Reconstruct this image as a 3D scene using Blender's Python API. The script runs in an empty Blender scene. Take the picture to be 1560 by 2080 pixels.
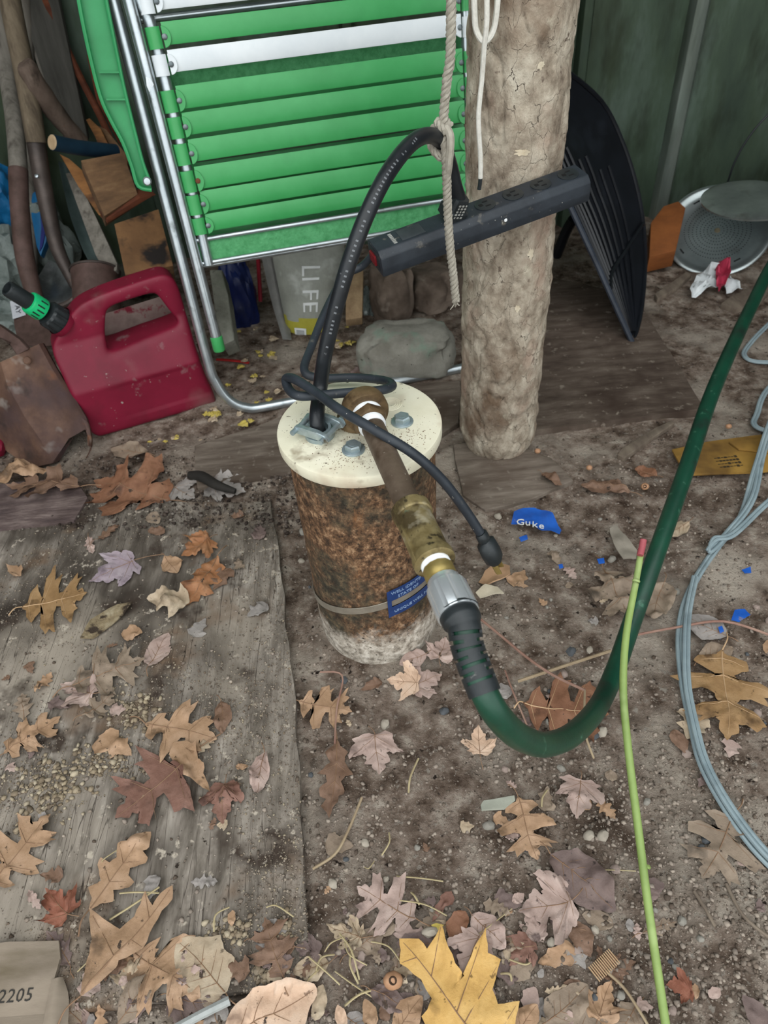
import bpy, bmesh, math, random
import numpy as np
from mathutils import Vector, Matrix, noise
random.seed(7)
rs = np.random.RandomState(7)
SC = bpy.context.scene
COL = SC.collection
# ------------------------------------------------------------------ camera
F = 1440.0; IW, IH = 1560.0, 2080.0            # focal length in pixels of the 1560x2080 photograph
PITCH, ROLL = math.radians(43.47), math.radians(-4.98)
CAM = Vector((.0192, -.6442, .8224))           # hand-held, 0.82 m above the soil; the well stands at the origin
FW = Vector((0, math.cos(PITCH), -math.sin(PITCH)))
_r = Vector((1, 0, 0)); _u = _r.cross(FW)
RT = _r*math.cos(ROLL) + _u*math.sin(ROLL)
UP = -_r*math.sin(ROLL) + _u*math.cos(ROLL)
cd = bpy.data.cameras.new('camera'); cam = bpy.data.objects.new('camera', cd); COL.objects.link(cam)
cd.sensor_fit = 'VERTICAL'; cd.sensor_height = 36.0; cd.lens = 36.0*F/IH
cd.clip_start = .02; cd.clip_end = 60
cd.dof.use_dof = True; cd.dof.focus_distance = .80; cd.dof.aperture_fstop = 9.5
m3 = Matrix((RT, UP, -FW)).transposed()
cam.matrix_world = Matrix.Translation(CAM) @ m3.to_4x4()
SC.camera = cam
# ------------------------------------------------------------------ light: overcast daylight through the open front
w = bpy.data.worlds.new('overcast_sky'); SC.world = w; w.use_nodes = True
bg = w.node_tree.nodes['Background']; bg.inputs[0].default_value = (.93, .98, 1.0, 1); bg.inputs[1].default_value = 1.0
SC.view_settings.view_transform = 'Standard'; SC.view_settings.look = 'None'
SC.view_settings.gamma = 1.0; SC.view_settings.use_curve_mapping = False
SC.view_settings.exposure = 0.9
sd = bpy.data.lights.new('sky_glow_sun', 'SUN'); sd.energy = 0.5; sd.angle = math.radians(70); sd.color = (1, .99, .96)
so = bpy.data.objects.new('sky_glow_sun', sd); COL.objects.link(so)
so.rotation_euler = (math.radians(38), math.radians(-6), 0); so.location = (0, -2, 3)

# ------------------------------------------------------------------ helpers
def ray(x, y): return FW + RT*((x-IW/2)/F) - UP*((y-IH/2)/F)
def G(x, y, z=0.0):                      # photograph pixel -> point on a level at height z
    d = ray(x, y); return CAM + d*((z-CAM.z)/d.z)
def V(x, y, Y):                          # -> point on the upright plane y = Y
    d = ray(x, y); return CAM + d*((Y-CAM.y)/d.y)
def D(x, y, dep):                        # -> point at a given depth, never behind the back wall
    p = CAM + ray(x, y)*dep; return p if p.y < 1.275 else V(x, y, 1.275)
def PL(x, y, o, n):                      # -> point on any plane
    d = ray(x, y); return CAM + d*((o-CAM).dot(n)/d.dot(n))
def lin(h):
    c = [int(h[i:i+2], 16)/255 for i in (0, 2, 4)]
    return tuple(v/12.92 if v <= .04045 else ((v+.055)/1.055)**2.4 for v in c) + (1,)
MATS = {}
def M(name, cols, scale=30, rough=.7, metal=0, bump=.3, bscale=None, bdist=.002, detail=6, stretch=(1, 1, 1),
      spots=None, island=None, spec=.4, coat=0, wave=None, alpha=None, sub=0, dist=0, crack=None):
    """procedural material: colour ramp over noise (object space), optional spot layer, bump from noise"""
    if name in MATS: return MATS[name]
    m = bpy.data.materials.new(name); m.use_nodes = True; MATS[name] = m
    N = m.node_tree.nodes; L = m.node_tree.links; b = N['Principled BSDF']
    tc = N.new('ShaderNodeTexCoord'); mp = N.new('ShaderNodeMapping'); mp.inputs['Scale'].default_value = stretch
    L.new(tc.outputs['Object'], mp.inputs[0])
    nz = N.new('ShaderNodeTexNoise'); nz.inputs['Scale'].default_value = scale; nz.inputs['Detail'].default_value = detail
    nz.inputs['Roughness'].default_value = .65; nz.inputs['Distortion'].default_value = dist
    L.new(mp.outputs[0], nz.inputs['Vector'])
    fac = nz.outputs['Fac']
    rp = N.new('ShaderNodeValToRGB'); e = rp.color_ramp.elements
    if isinstance(cols, str): cols = [cols]
    if len(cols) == 1: e[0].color = e[1].color = lin(cols[0])
    else:
        for i, c in enumerate(cols):
            pos = .30 + .40*i/(len(cols)-1); h = c
            if isinstance(c, tuple): pos, h = c
            if i < 2: e[i].position = pos; e[i].color = lin(h)
            else: el = e.new(pos); el.color = lin(h)
    L.new(fac, rp.inputs[0]); col = rp.outputs[0]
    if island:
        ge = N.new('ShaderNodeNewGeometry'); r2 = N.new('ShaderNodeValToRGB'); e2 = r2.color_ramp.elements
        for i, h in enumerate(island):
            pos = i/(len(island)-1)
            if i < 2: e2[i].position = pos; e2[i].color = lin(h)
            else: el = e2.new(pos); el.color = lin(h)
        L.new(ge.outputs['Random Per Island'], r2.inputs[0])
        mx = N.new('ShaderNodeMix'); mx.data_type = 'RGBA'; mx.inputs[0].default_value = .7
        L.new(col, mx.inputs[6]); L.new(r2.outputs[0], mx.inputs[7]); col = mx.outputs[2]
    for sp in (spots or []):
        h, sc, lo, hi = sp[:4]
        n2 = N.new('ShaderNodeTexNoise'); n2.inputs['Scale'].default_value = sc; n2.inputs['Detail'].default_value = 4
        n2.inputs['Roughness'].default_value = .6
        off = N.new('ShaderNodeVectorMath'); off.operation = 'ADD'; off.inputs[1].default_value = (sc*.37, 3.1, lo*9)
        L.new(mp.outputs[0] if len(sp) < 5 else tc.outputs['Object'], off.inputs[0]); L.new(off.outputs[0], n2.inputs['Vector'])
        mr = N.new('ShaderNodeMapRange'); mr.inputs[1].default_value = lo; mr.inputs[2].default_value = hi
        L.new(n2.outputs['Fac'], mr.inputs[0])
        mx = N.new('ShaderNodeMix'); mx.data_type = 'RGBA'
        L.new(mr.outputs[0], mx.inputs[0]); L.new(col, mx.inputs[6]); mx.inputs[7].default_value = lin(h); col = mx.outputs[2]
    crk = None
    if crack:                                                    # (scale, width, colour, stretch): network of thin cracks
        mp2 = N.new('ShaderNodeMapping'); mp2.inputs['Scale'].default_value = crack[3]; L.new(tc.outputs['Object'], mp2.inputs[0])
        wn = N.new('ShaderNodeTexNoise'); wn.inputs['Scale'].default_value = crack[0]*1.6; wn.inputs['Detail'].default_value = 4; L.new(mp2.outputs[0], wn.inputs['Vector'])
        vm = N.new('ShaderNodeVectorMath'); vm.operation = 'MULTIPLY_ADD'; vm.inputs[1].default_value = (.9/crack[0],)*3; L.new(wn.outputs['Color'], vm.inputs[0]); L.new(mp2.outputs[0], vm.inputs[2])
        vo = N.new('ShaderNodeTexVoronoi'); vo.feature = 'DISTANCE_TO_EDGE'; vo.inputs['Scale'].default_value = crack[0]; L.new(vm.outputs[0], vo.inputs['Vector'])
        mr = N.new('ShaderNodeMapRange'); mr.inputs[1].default_value = crack[1]; mr.inputs[2].default_value = 0; L.new(vo.outputs['Distance'], mr.inputs[0]); crk = mr.outputs[0]
        gt = N.new('ShaderNodeMath'); gt.operation = 'MULTIPLY'; L.new(crk, gt.inputs[0])
        g2 = N.new('ShaderNodeMapRange'); g2.inputs[1].default_value = .42; g2.inputs[2].default_value = .58; L.new(nz.outputs['Fac'], g2.inputs[0]); L.new(g2.outputs[0], gt.inputs[1])
        mx = N.new('ShaderNodeMix'); mx.data_type = 'RGBA'; L.new(gt.outputs[0], mx.inputs[0]); L.new(col, mx.inputs[6]); mx.inputs[7].default_value = lin(crack[2]); col = mx.outputs[2]; crk = gt.outputs[0]
    L.new(col, b.inputs['Base Color'])
    b.inputs['Roughness'].default_value = rough; b.inputs['Metallic'].default_value = metal
    b.inputs['Specular IOR Level'].default_value = spec
    if coat: b.inputs['Coat Weight'].default_value = coat; b.inputs['Coat Roughness'].default_value = .25
    if alpha is not None: b.inputs['Alpha'].default_value = alpha
    if sub: b.inputs['Subsurface Weight'].default_value = sub; b.inputs['Subsurface Radius'].default_value = (.01, .006, .003)
    if bump:
        bn = N.new('ShaderNodeTexNoise'); bn.inputs['Scale'].default_value = bscale or scale*2.5; bn.inputs['Detail'].default_value = 8
        bn.inputs['Roughness'].default_value = .7
        L.new(mp.outputs[0], bn.inputs['Vector'])
        bp = N.new('ShaderNodeBump'); bp.inputs['Strength'].default_value = bump; bp.inputs['Distance'].default_value = bdist
        hh = bn.outputs['Fac']
        if crk is not None:
            sb = N.new('ShaderNodeMath'); sb.operation = 'SUBTRACT'; L.new(hh, sb.inputs[0]); L.new(crk, sb.inputs[1]); hh = sb.outputs[0]
        L.new(hh, bp.inputs['Height']); L.new(bp.outputs[0], b.inputs['Normal'])
    return m

def new(): return bmesh.new()
def catmull(P, n=6):
    P = [Vector(p) for p in P]
    if len(P) < 3: return P
    out = []
    for i in range(len(P)-1):
        p0 = P[max(i-1, 0)]; p1 = P[i]; p2 = P[i+1]; p3 = P[min(i+2, len(P)-1)]
        for k in range(n):
            t = k/n
            out.append(.5*((2*p1)+(p2-p0)*t+(2*p0-5*p1+4*p2-p3)*t*t+(3*p1-p0-3*p2+p3)*t**3))
    out.append(P[-1]); return out
def tube(bm, pts, r, seg=10, n=6, caps=True, flat=None, ellip=None, smooth=True):
    """round (or elliptic) bar along a smoothed path; r = number or one radius per given point"""
    k = len(pts); rr = list(r) if isinstance(r, (list, tuple)) else [r]*k
    P = catmull(pts, n) if (smooth and k > 2) else [Vector(p) for p in pts]
    if len(P) != k:
        R = [rr[min(int(i/n), k-1)]*(1-(i % n)/n) + rr[min(int(i/n)+1, k-1)]*((i % n)/n) for i in range(len(P))]
    else: R = rr
    T = [(P[min(i+1, len(P)-1)]-P[max(i-1, 0)]).normalized() for i in range(len(P))]
    ref = Vector((0, 0, 1)) if abs(T[0].z) < .9 else Vector((0, 1, 0))
    if flat is not None: ref = Vector(flat)
    x = (ref - T[0]*ref.dot(T[0])).normalized(); rings = []
    for i, p in enumerate(P):
        if i: x = (x - T[i]*x.dot(T[i])).normalized()
        y = T[i].cross(x); a, b2 = (R[i], R[i]) if ellip is None else (R[i]*ellip[0], R[i]*ellip[1])
        rings.append([bm.verts.new(p + x*(a*math.cos(2*math.pi*j/seg)) + y*(b2*math.sin(2*math.pi*j/seg))) for j in range(seg)])
    for i in range(len(rings)-1):
        for j in range(seg):
            bm.faces.new((rings[i][j], rings[i][(j+1) % seg], rings[i+1][(j+1) % seg], rings[i+1][j]))
    if caps: bm.faces.new(rings[0][::-1]); bm.faces.new(rings[-1])
    return rings
def frame(d):
    d = Vector(d).normalized(); ref = Vector((0, 0, 1)) if abs(d.z) < .95 else Vector((0, 1, 0))
    x = ref.cross(d).normalized(); return x, d.cross(x), d
def lathe(bm, prof, seg=32, o=(0, 0, 0), d=(0, 0, 1), close=False, start=0, poly=None):
    """revolve (radius, along) about the axis d through o"""
    o = Vector(o); x, y, d = frame(d); rings = []
    for (r, h) in prof:
        if r < 1e-6: rings.append([bm.verts.new(o+d*h)]*seg); continue
        rings.append([bm.verts.new(o + d*h + x*(r*math.cos(2*math.pi*j/seg+start)) + y*(r*math.sin(2*math.pi*j/seg+start))) for j in range(seg)])
    for i in range(len(rings)-1):
        A, B = rings[i], rings[i+1]
        for j in range(seg):
            q = [A[j], A[(j+1) % seg], B[(j+1) % seg], B[j]]; u = []
            for v in q:
                if v not in u: u.append(v)
            if len(u) > 2: bm.faces.new(u)
    return rings
def box(bm, c, h, ax=None, bev=0):
    c = Vector(c); ax = ax or (Vector((1, 0, 0)), Vector((0, 1, 0)), Vector((0, 0, 1)))
    vs = [bm.verts.new(c + ax[0]*(sx*h[0]) + ax[1]*(sy*h[1]) + ax[2]*(sz*h[2])) for sx in (-1, 1) for sy in (-1, 1) for sz in (-1, 1)]
    fs = [bm.faces.new([vs[i] for i in f]) for f in ((0, 1, 3, 2), (4, 6, 7, 5), (0, 4, 5, 1), (2, 3, 7, 6), (0, 2, 6, 4), (1, 5, 7, 3))]
    if bev:
        es = list({e for f in fs for e in f.edges}); bmesh.ops.bevel(bm, geom=es, offset=bev, segments=2, affect='EDGES', profile=.6)
def prism(bm, poly, dvec, bev=0, cuts=0, seg=2):
    """outline (3-D points) pushed along dvec"""
    dvec = Vector(dvec); A = [bm.verts.new(Vector(p)) for p in poly]; B = [bm.verts.new(Vector(p)+dvec) for p in poly]; n = len(A)
    fs = [bm.faces.new(A[::-1]), bm.faces.new(B)] + [bm.faces.new((A[i], A[(i+1) % n], B[(i+1) % n], B[i])) for i in range(n)]
    if bev:
        bmesh.ops.bevel(bm, geom=list({e for f in fs for e in f.edges}), offset=bev, segments=seg, affect='EDGES', profile=.6)
def sheet(bm, rows, thick=0.0, nrm=None):
    """grid of 3-D points -> surface (both sides when thick)"""
    def lay(off):
        return [[bm.verts.new(Vector(p)+off(i, j)) for j, p in enumerate(r)] for i, r in enumerate(rows)]
    R = [[Vector(p) for p in r] for r in rows]; ni, nj = len(R), len(R[0])
    def nor(i, j):
        a = R[min(i+1, ni-1)][j]-R[max(i-1, 0)][j]; b = R[i][min(j+1, nj-1)]-R[i][max(j-1, 0)]
        n = a.cross(b); return n.normalized() if n.length > 1e-12 else Vector((0, 0, 1))
    A = lay(lambda i, j: Vector())
    for i in range(ni-1):
        for j in range(nj-1): bm.faces.new((A[i][j], A[i+1][j], A[i+1][j+1], A[i][j+1]))
    if thick:
        B = lay(lambda i, j: nor(i, j)*thick)
        for i in range(ni-1):
            for j in range(nj-1): bm.faces.new((B[i][j], B[i][j+1], B[i+1][j+1], B[i+1][j]))
        ring = [(i, 0) for i in range(ni)] + [(ni-1, j) for j in range(1, nj)] + [(i, nj-1) for i in range(ni-2, -1, -1)] + [(0, j) for j in range(nj-2, 0, -1)]
        for a, b in zip(ring, ring[1:]+ring[:1]):
            bm.faces.new((A[b[0]][b[1]], A[a[0]][a[1]], B[a[0]][a[1]], B[b[0]][b[1]]))
def smoothgrid(rows, n=4):
    rows = [catmull(r, n) for r in rows]
    return list(map(list, zip(*[catmull(c, n) for c in zip(*rows)])))
def rock(bm, c, rad, sub=3, amp=.18, fr=2.2, seed=0, rot=0, flatb=None, box_=0.0):
    c = Vector(c); r0 = bmesh.ops.create_icosphere(bm, subdivisions=sub, radius=1); off = Vector((seed*3.7, seed*1.3, seed*7.1))
    mz = Matrix.Rotation(rot, 3, 'Z')
    for v in r0['verts']:
        p = v.co.normalized()
        if box_:
            q = Vector((math.copysign(abs(p.x)**(1-box_), p.x), math.copysign(abs(p.y)**(1-box_), p.y), math.copysign(abs(p.z)**(1-box_), p.z)))
        else: q = p
        k = 1 + amp*noise.noise(p*fr+off) + amp*.4*noise.noise(p*fr*3+off)
        q = mz @ Vector((q.x*rad[0]*k, q.y*rad[1]*k, q.z*rad[2]*k))
        v.co = c + q
        if flatb is not None and v.co.z < flatb: v.co.z = flatb
def rough(bm, amp, fr, seed=0, cuts=0):
    if cuts: bmesh.ops.subdivide_edges(bm, edges=bm.edges[:], cuts=cuts, use_grid_fill=True)
    bm.normal_update(); off = Vector((seed*2.7, seed, seed*1.9))
    for v in bm.verts: v.co += v.normal*(amp*noise.noise(v.co*fr+off))

ROOTS = {}
def base(loc): return Vector(loc)
def tag(o, label, cat, group=None, kind=None):
    o['label'] = label; o['category'] = cat
    if group: o['group'] = group
    if kind: o['kind'] = kind
    return o
def thing(name, label, cat, loc, group=None):
    o = bpy.data.objects.new(name, None); o.empty_display_size = .03; COL.objects.link(o); o.location = loc
    ROOTS[o.name] = Vector(loc); return tag(o, label, cat, group)
def fin(bm, name, mat, ang=38, off=None, recalc=True):
    if recalc: bmesh.ops.recalc_face_normals(bm, faces=bm.faces[:])
    if off is not None: bmesh.ops.translate(bm, verts=bm.verts[:], vec=-Vector(off))
    me = bpy.data.meshes.new(name); bm.to_mesh(me); bm.free()
    for p in me.polygons: p.use_smooth = True
    me.set_sharp_from_angle(angle=math.radians(ang))
    for m in (mat if isinstance(mat, (list, tuple)) else [mat]): me.materials.append(m)
    return me
def rootloc(o):
    while o.parent: o = o.parent
    return ROOTS[o.name]
def part(name, bm, mat, parent, ang=38, label=None, recalc=True):
    """mesh authored in world space becomes a child of the thing (or of one of its parts)"""
    me = fin(bm, name, mat, ang, rootloc(parent), recalc); o = bpy.data.objects.new(name, me); COL.objects.link(o); o.parent = parent
    if label: o['label'] = label
    return o
def solo(name, bm, mat, label, cat, group=None, ang=38, kind=None, loc=None, recalc=True):
    """a thing that is one mesh; origin at its base"""
    if loc is None:
        xs = [v.co for v in bm.verts]; loc = Vector((sum(p.x for p in xs)/len(xs), sum(p.y for p in xs)/len(xs), min(p.z for p in xs)))
    me = fin(bm, name, mat, ang, loc, recalc); o = bpy.data.objects.new(name, me); COL.objects.link(o); o.location = loc; ROOTS[o.name] = Vector(loc)
    return tag(o, label, cat, group, kind)
def struct(name, bm, mat, parent=None, ang=38):
    me = fin(bm, name, mat, ang); o = bpy.data.objects.new(name, me); COL.objects.link(o)
    if parent: o.parent = parent
    else: o['kind'] = 'structure'
    ROOTS[o.name] = Vector(); return o
def text_mesh(body, size, mapping, thick=.0003, align='LEFT', spacing=1.0):
    """lettering as a mesh; mapping(x, y, h) places each point in the world"""
    cu = bpy.data.curves.new('lettering', 'FONT'); cu.body = body; cu.size = size; cu.align_x = align; cu.extrude = thick; cu.space_character = spacing
    cu.resolution_u = 2
    ob = bpy.data.objects.new('lettering', cu); COL.objects.link(ob)
    dg = bpy.context.evaluated_depsgraph_get(); me = bpy.data.meshes.new_from_object(ob.evaluated_get(dg))
    bm = bmesh.new(); bm.from_mesh(me)
    COL.objects.unlink(ob); bpy.data.objects.remove(ob); bpy.data.curves.remove(cu); bpy.data.meshes.remove(me)
    for v in bm.verts: v.co = mapping(v.co.x, v.co.y, v.co.z)
    return bm
def evaluated(bm, mods):
    """run modifiers over a bmesh and return the result as a bmesh"""
    me = bpy.data.meshes.new('tmp'); bm.to_mesh(me); bm.free(); ob = bpy.data.objects.new('tmp', me); COL.objects.link(ob)
    for t, kw in mods:
        md = ob.modifiers.new(t, t)
        for k, v in kw.items(): setattr(md, k, v)
    dg = bpy.context.evaluated_depsgraph_get(); m2 = bpy.data.meshes.new_from_object(ob.evaluated_get(dg))
    out = bmesh.new(); out.from_mesh(m2); COL.objects.unlink(ob); bpy.data.objects.remove(ob); bpy.data.meshes.remove(me); bpy.data.meshes.remove(m2)
    return out
# ------------------------------------------------------------------ setting
WY = 0.0; WO = Vector((.87, 1.33, 0)); WU = Vector((math.cos(WY), math.sin(WY), 0)); WN = Vector((math.sin(WY), -math.cos(WY), 0))
def onwall(px, py, off=0.0): return PL(px, py, WO+WN*off, WN)
def wallpt(u, z, off=0.0): return WO + WU*u + Vector((0, 0, z)) + WN*off
m_wall = M('green_painted_sheet_metal', [(.25, '35423a'), (.5, '4a5a4a'), (.75, '66766c')], 5, .42, .3, .25, 14, .004, stretch=(1.6, 1, .5), spots=[('262c1f', 9, .5, .75), ('3a4527', 3, .5, .8)])
m_rib = M('worn_metal_rib', [(.3, '6a756c'), (.7, 'a0aaa2')], 12, .35, .6, .2, stretch=(1, 1, .2), spots=[('3d4a38', 9, .5, .7)])
m_shed = M('dark_shed_lining', [(.3, '2a2b26'), (.7, '41403a')], 4, .9, 0, 0)
# back wall: painted metal sheets lapped at ribs
bm = new(); box(bm, wallpt(-.6, 1.0, -.03), (2.4, .012, 1.05), (WU, WN, Vector((0, 0, 1))))
wall = struct('wall_back', bm, m_shed)
ribs = sorted([(onwall(1424, 0)-WO).dot(WU), (onwall(1188, 60)-WO).dot(WU), (onwall(230, 60)-WO).dot(WU), (onwall(700, 0)-WO).dot(WU), -2.6, 1.5])
for a, b in zip(ribs, ribs[1:]):
    bm = new(); box(bm, wallpt((a+b)/2, 1.0, -.008), ((b-a)/2-.002, .004, 1.02), (WU, WN, Vector((0, 0, 1))), .002)
    part('panel', bm, m_wall, wall)
for i, u in enumerate(ribs[1:-1]):
    bm = new(); w_ = .026 if i == len(ribs)-3 else .018
    prism(bm, [wallpt(u-w_, -.02, -.004), wallpt(u-w_*.55, -.02, .016), wallpt(u+w_*.55, -.02, .016), wallpt(u+w_, -.02, -.004)], (0, 0, 2.0), .002)
    part('rib', bm, m_rib if i == len(ribs)-3 else m_wall, wall)
bm = new(); box(bm, (-1.75, .35, 1.0), (.03, 1.1, 1.05)); struct('wall_left', bm, m_shed)
bm = new(); box(bm, (1.75, .45, 1.0), (.03, 1.1, 1.05)); struct('wall_right', bm, m_shed)
bm = new(); prism(bm, [(-1.9, 0.2, 2.02), (1.9, 0.2, 2.02), (1.9, 1.6, 1.9), (-1.9, 1.6, 1.9)], (0, 0, .05)); struct('ceiling', bm, m_shed)

# ------------------------------------------------------------------ soil
def inpoly(x, y, P):
    c = False; j = len(P)-1
    for i in range(len(P)):
        if (P[i][1] > y) != (P[j][1] > y) and x < (P[j][0]-P[i][0])*(y-P[i][1])/(P[j][1]-P[i][1])+P[i][0]: c = not c
        j = i
    return c
PLY = [(-1.25, -.47), (-.105, -.455), (-.093, -.433), (-.122, -.1), (-.150, .11), (-.172, .262), (-.52, .300), (-1.25, .33)]
def gz(x, y):
    if inpoly(x, y, PLY): return .013
    v = Vector((x, y, 0))
    h = .006*noise.noise(v*4) + .005*noise.noise(v*11) + .0032*noise.noise(v*27+Vector((5, 0, 0))) + .0022*noise.noise(v*60)
    r = math.hypot(x, y)
    if r < .16: h *= max(0, (r-.075)/.085); h += .006*math.exp(-((r-.09)/.02)**2)
    return h
m_soil = M('bare_soil', [(.33, '4a3b30'), (.45, '7a695c'), (.55, 'a08f81'), (.67, 'c8bbac')], 30, .95, 0, 1.0, 150, .010, detail=10,
           spots=[('c2b5a6', 6, .50, .68), ('54453a', 5, .58, .78), ('a89e92', 120, .60, .68), ('2e251f', 85, .62, .70)], spec=.15)
def lines(a, b, fine0, fine1, step, coarse):
    out = [a]
    while out[-1] < b:
        s = step if fine0 <= out[-1] < fine1 else coarse
        out.append(out[-1]+s)
    return out
XS = lines(-1.8, 1.8, -1.0, 1.15, .009, .08); YS = lines(-4.0, 1.45, -.62, 1.0, .009, .08)
bm = new(); grid = []
for yy in YS:
    grid.append([bm.verts.new((xx, yy, (-.004 if inpoly(xx, yy, PLY) else gz(xx, yy)))) for xx in XS])
for i in range(len(YS)-1):
    for j in range(len(XS)-1): bm.faces.new((grid[i][j], grid[i][j+1], grid[i+1][j+1], grid[i+1][j]))
floor = struct('floor', bm, m_soil, ang=180)

# soil crumbs: uncountable grit, one object
def crumbs(name, n, region, smin, smax, mat, label, zadd=0.0, dens=None, seed=1):
    R = np.random.RandomState(seed)
    ico = [(0, 0, -1), (.72, -.53, -.45), (-.28, -.85, -.45), (-.89, 0, -.45), (-.28, .85, -.45), (.72, .53, -.45), (.28, -.85, .45), (-.72, -.53, .45), (-.72, .53, .45), (.28, .85, .45), (.89, 0, .45), (0, 0, 1)]
    fc = [(0, 1, 2), (1, 0, 5), (0, 2, 3), (0, 3, 4), (0, 4, 5), (1, 5, 10), (2, 1, 6), (3, 2, 7), (4, 3, 8), (5, 4, 9), (1, 10, 6), (2, 6, 7), (3, 7, 8), (4, 8, 9), (5, 9, 10), (6, 10, 11), (7, 6, 11), (8, 7, 11), (9, 8, 11), (10, 9, 11)]
    ico = np.array(ico); vs = []; fs = []; k = 0; tries = 0
    while k < n and tries < n*25:
        tries += 1
        px, py = R.uniform(region[0], region[2]), R.uniform(region[1], region[3])
        p = G(px, py)
        if dens and R.rand() > dens(px, py, p): continue
        if math.hypot(p.x, p.y) < .088: continue
        s = smin + (smax-smin)*R.rand()**5
        v = ico*(1+.75*(R.rand(12, 1)-.5))*np.array([1, R.uniform(.6, 1), R.uniform(.5, .85)])*s
        a = R.uniform(0, 6.28); c_, s_ = math.cos(a), math.sin(a)
        v = np.stack([v[:, 0]*c_-v[:, 1]*s_+p.x, v[:, 0]*s_+v[:, 1]*c_+p.y, v[:, 2]+gz(p.x, p.y)+s*.25+zadd], 1)
        vs.append(v); fs += [(a_+12*k, b_+12*k, c2+12*k) for a_, b_, c2 in fc]; k += 1
    me = bpy.data.meshes.new(name); me.from_pydata(np.concatenate(vs).tolist(), [], fs); me.materials.append(mat); me.polygons.foreach_set('use_smooth', [True]*len(me.polygons))
    o = bpy.data.objects.new(name, me); COL.objects.link(o); return tag(o, label, 'soil', kind='stuff')
m_crumb = M('soil_crumb', [(.3, '4a3d34'), (.7, '85786c')], 60, .95, 0, .5, 300, .002, island=['4a3f36', '72665b', '8d8277', 'a3968a', 'b3a698', '7a6c60'], spec=.15)
def dens(px, py, p):
    if inpoly(p.x, p.y, PLY): return .05
    n_ = noise.noise(Vector((p.x*9, p.y*9, 4))); k = .45+.8*n_
    if px > 950 and py > 1500: k += .35
    if py < 900: k = .25
    return k
crumbs('soil_crumbs', 30000, (-150, 780, 1700, 2200), .0007, .0036, m_crumb, 'loose crumbs and grit of soil strewn over the ground', dens=dens)

def densp(px, py, p):
    if not inpoly(p.x, p.y, PLY): return 0
    k = .25+1.1*noise.noise(Vector((p.x*7, p.y*5, 12)))
    if px > 380: k += .45*min(1, (px-380)/150)
    return k
m_saw = M('dusty_tan_crumb', [(.3, '5e5046'), (.7, '8f8376')], 60, .95, 0, .5, 300, .002, island=['3f352d', '75695d', '8f8376', 'a89c8c', '6a5a4b', 'b5a88f'], spec=.15)
crumbs('dust_crumbs', 16000, (-100, 1040, 660, 2100), .0004, .0019, m_saw, 'tan dust and wood crumbs scattered over the plywood sheet', dens=densp, seed=5)
def densb(px, py, p): return (.9 if 330 < px < 640 and 930 < py < 1080 else .5)*(1+noise.noise(Vector((p.x*9, p.y*9, 3))))
m_lit = M('dark_litter', [(.3, '2e2622'), (.7, '5a4e47')], 60, .95, 0, .5, 300, .002, island=['1d1815', '342b26', '4a4039', '6e645c', '2a2320', 'a39a90'], spec=.15)
crumbs('dark_litter', 3600, (-100, 930, 640, 1090), .0008, .0042, m_lit, 'dark crumbly litter along the back edge of the plywood sheet', zadd=.002, dens=densb, seed=6)
# ------------------------------------------------------------------ boards lying on the ground
m_ply = M('weathered_plywood', [(.32, '443d36'), (.44, '696158'), (.56, '887f75'), (.68, 'a79e93')], 9, .9, 0, .6, 40, .002, stretch=(4, .9, 1), detail=9, dist=.4,
          spots=[('3a332d', 3.3, .52, .68, 1), ('a3988a', 2.6, .54, .68, 1), ('6d5846', 6, .55, .66, 1), ('413730', 14, .57, .68, 1), ('b3a899', 70, .62, .70, 1), ('2f2822', 90, .66, .72, 1)], spec=.15, crack=(22, .012, '3a322c', (2.2, .10, 1)))
bm = new()
sub = []
for i, p in enumerate(PLY):
    q = PLY[(i+1) % len(PLY)]; L = math.hypot(q[0]-p[0], q[1]-p[1]); n_ = max(1, int(L/.03))
    for k in range(n_):
        t = k/n_; jit = .0025 if 0 < k else 0
        sub.append((p[0]+(q[0]-p[0])*t+random.uniform(-jit, jit), p[1]+(q[1]-p[1])*t+random.uniform(-jit, jit), 0.0))
prism(bm, sub, (0, 0, .0125), .0015)
ply = thing('plywood_sheet', 'large grey weathered plywood sheet on the ground left of the well pipe', 'plywood', (-.5, -.1, 0))
part('board', bm, m_ply, ply)
# lifted veneer flakes on the sheet
m_ven = M('pale_veneer', [(.3, '857d73'), (.7, 'a59d92')], 14, .85, 0, .6, 60, .002, stretch=(5, .8, 1), spots=[('6a5f52', 8, .5, .7)])
m_rot = M('rotten_wood', [(.25, '7a6850'), (.5, 'b09c7a'), (.75, 'd6c8aa')], 70, .95, 0, 1, 220, .008, spots=[('4a3c30', 45, .54, .62)])
def flake(poly_px, z, mat, th=.0010, am=.0012, seed=0, lift=0.004):
    P = [G(x, y, z) for x, y in poly_px]; out = []
    for i, p in enumerate(P):
        q = P[(i+1) % len(P)]; n_ = max(2, int((q-p).length/.006))
        for k in range(n_):
            a = p.lerp(q, k/n_); out.append(a+Vector((random.uniform(-1, 1), random.uniform(-1, 1), 0))*.0022)
    c = sum(out, Vector())/len(out)
    b = new(); top = [b.verts.new(p) for p in out]; bot = [b.verts.new(p-Vector((0, 0, th))) for p in out]; n = len(out)
    mid = [b.verts.new(p.lerp(c, .5)+Vector((0, 0, am*noise.noise(p*80)+lift*.3))) for p in out]; cc = b.verts.new(c+Vector((0, 0, lift*.4)))
    for i in range(n):
        j = (i+1) % n
        b.faces.new((top[i], top[j], mid[j], mid[i])); b.faces.new((mid[i], mid[j], cc)); b.faces.new((bot[j], bot[i], top[i], top[j]))
    return b
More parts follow.
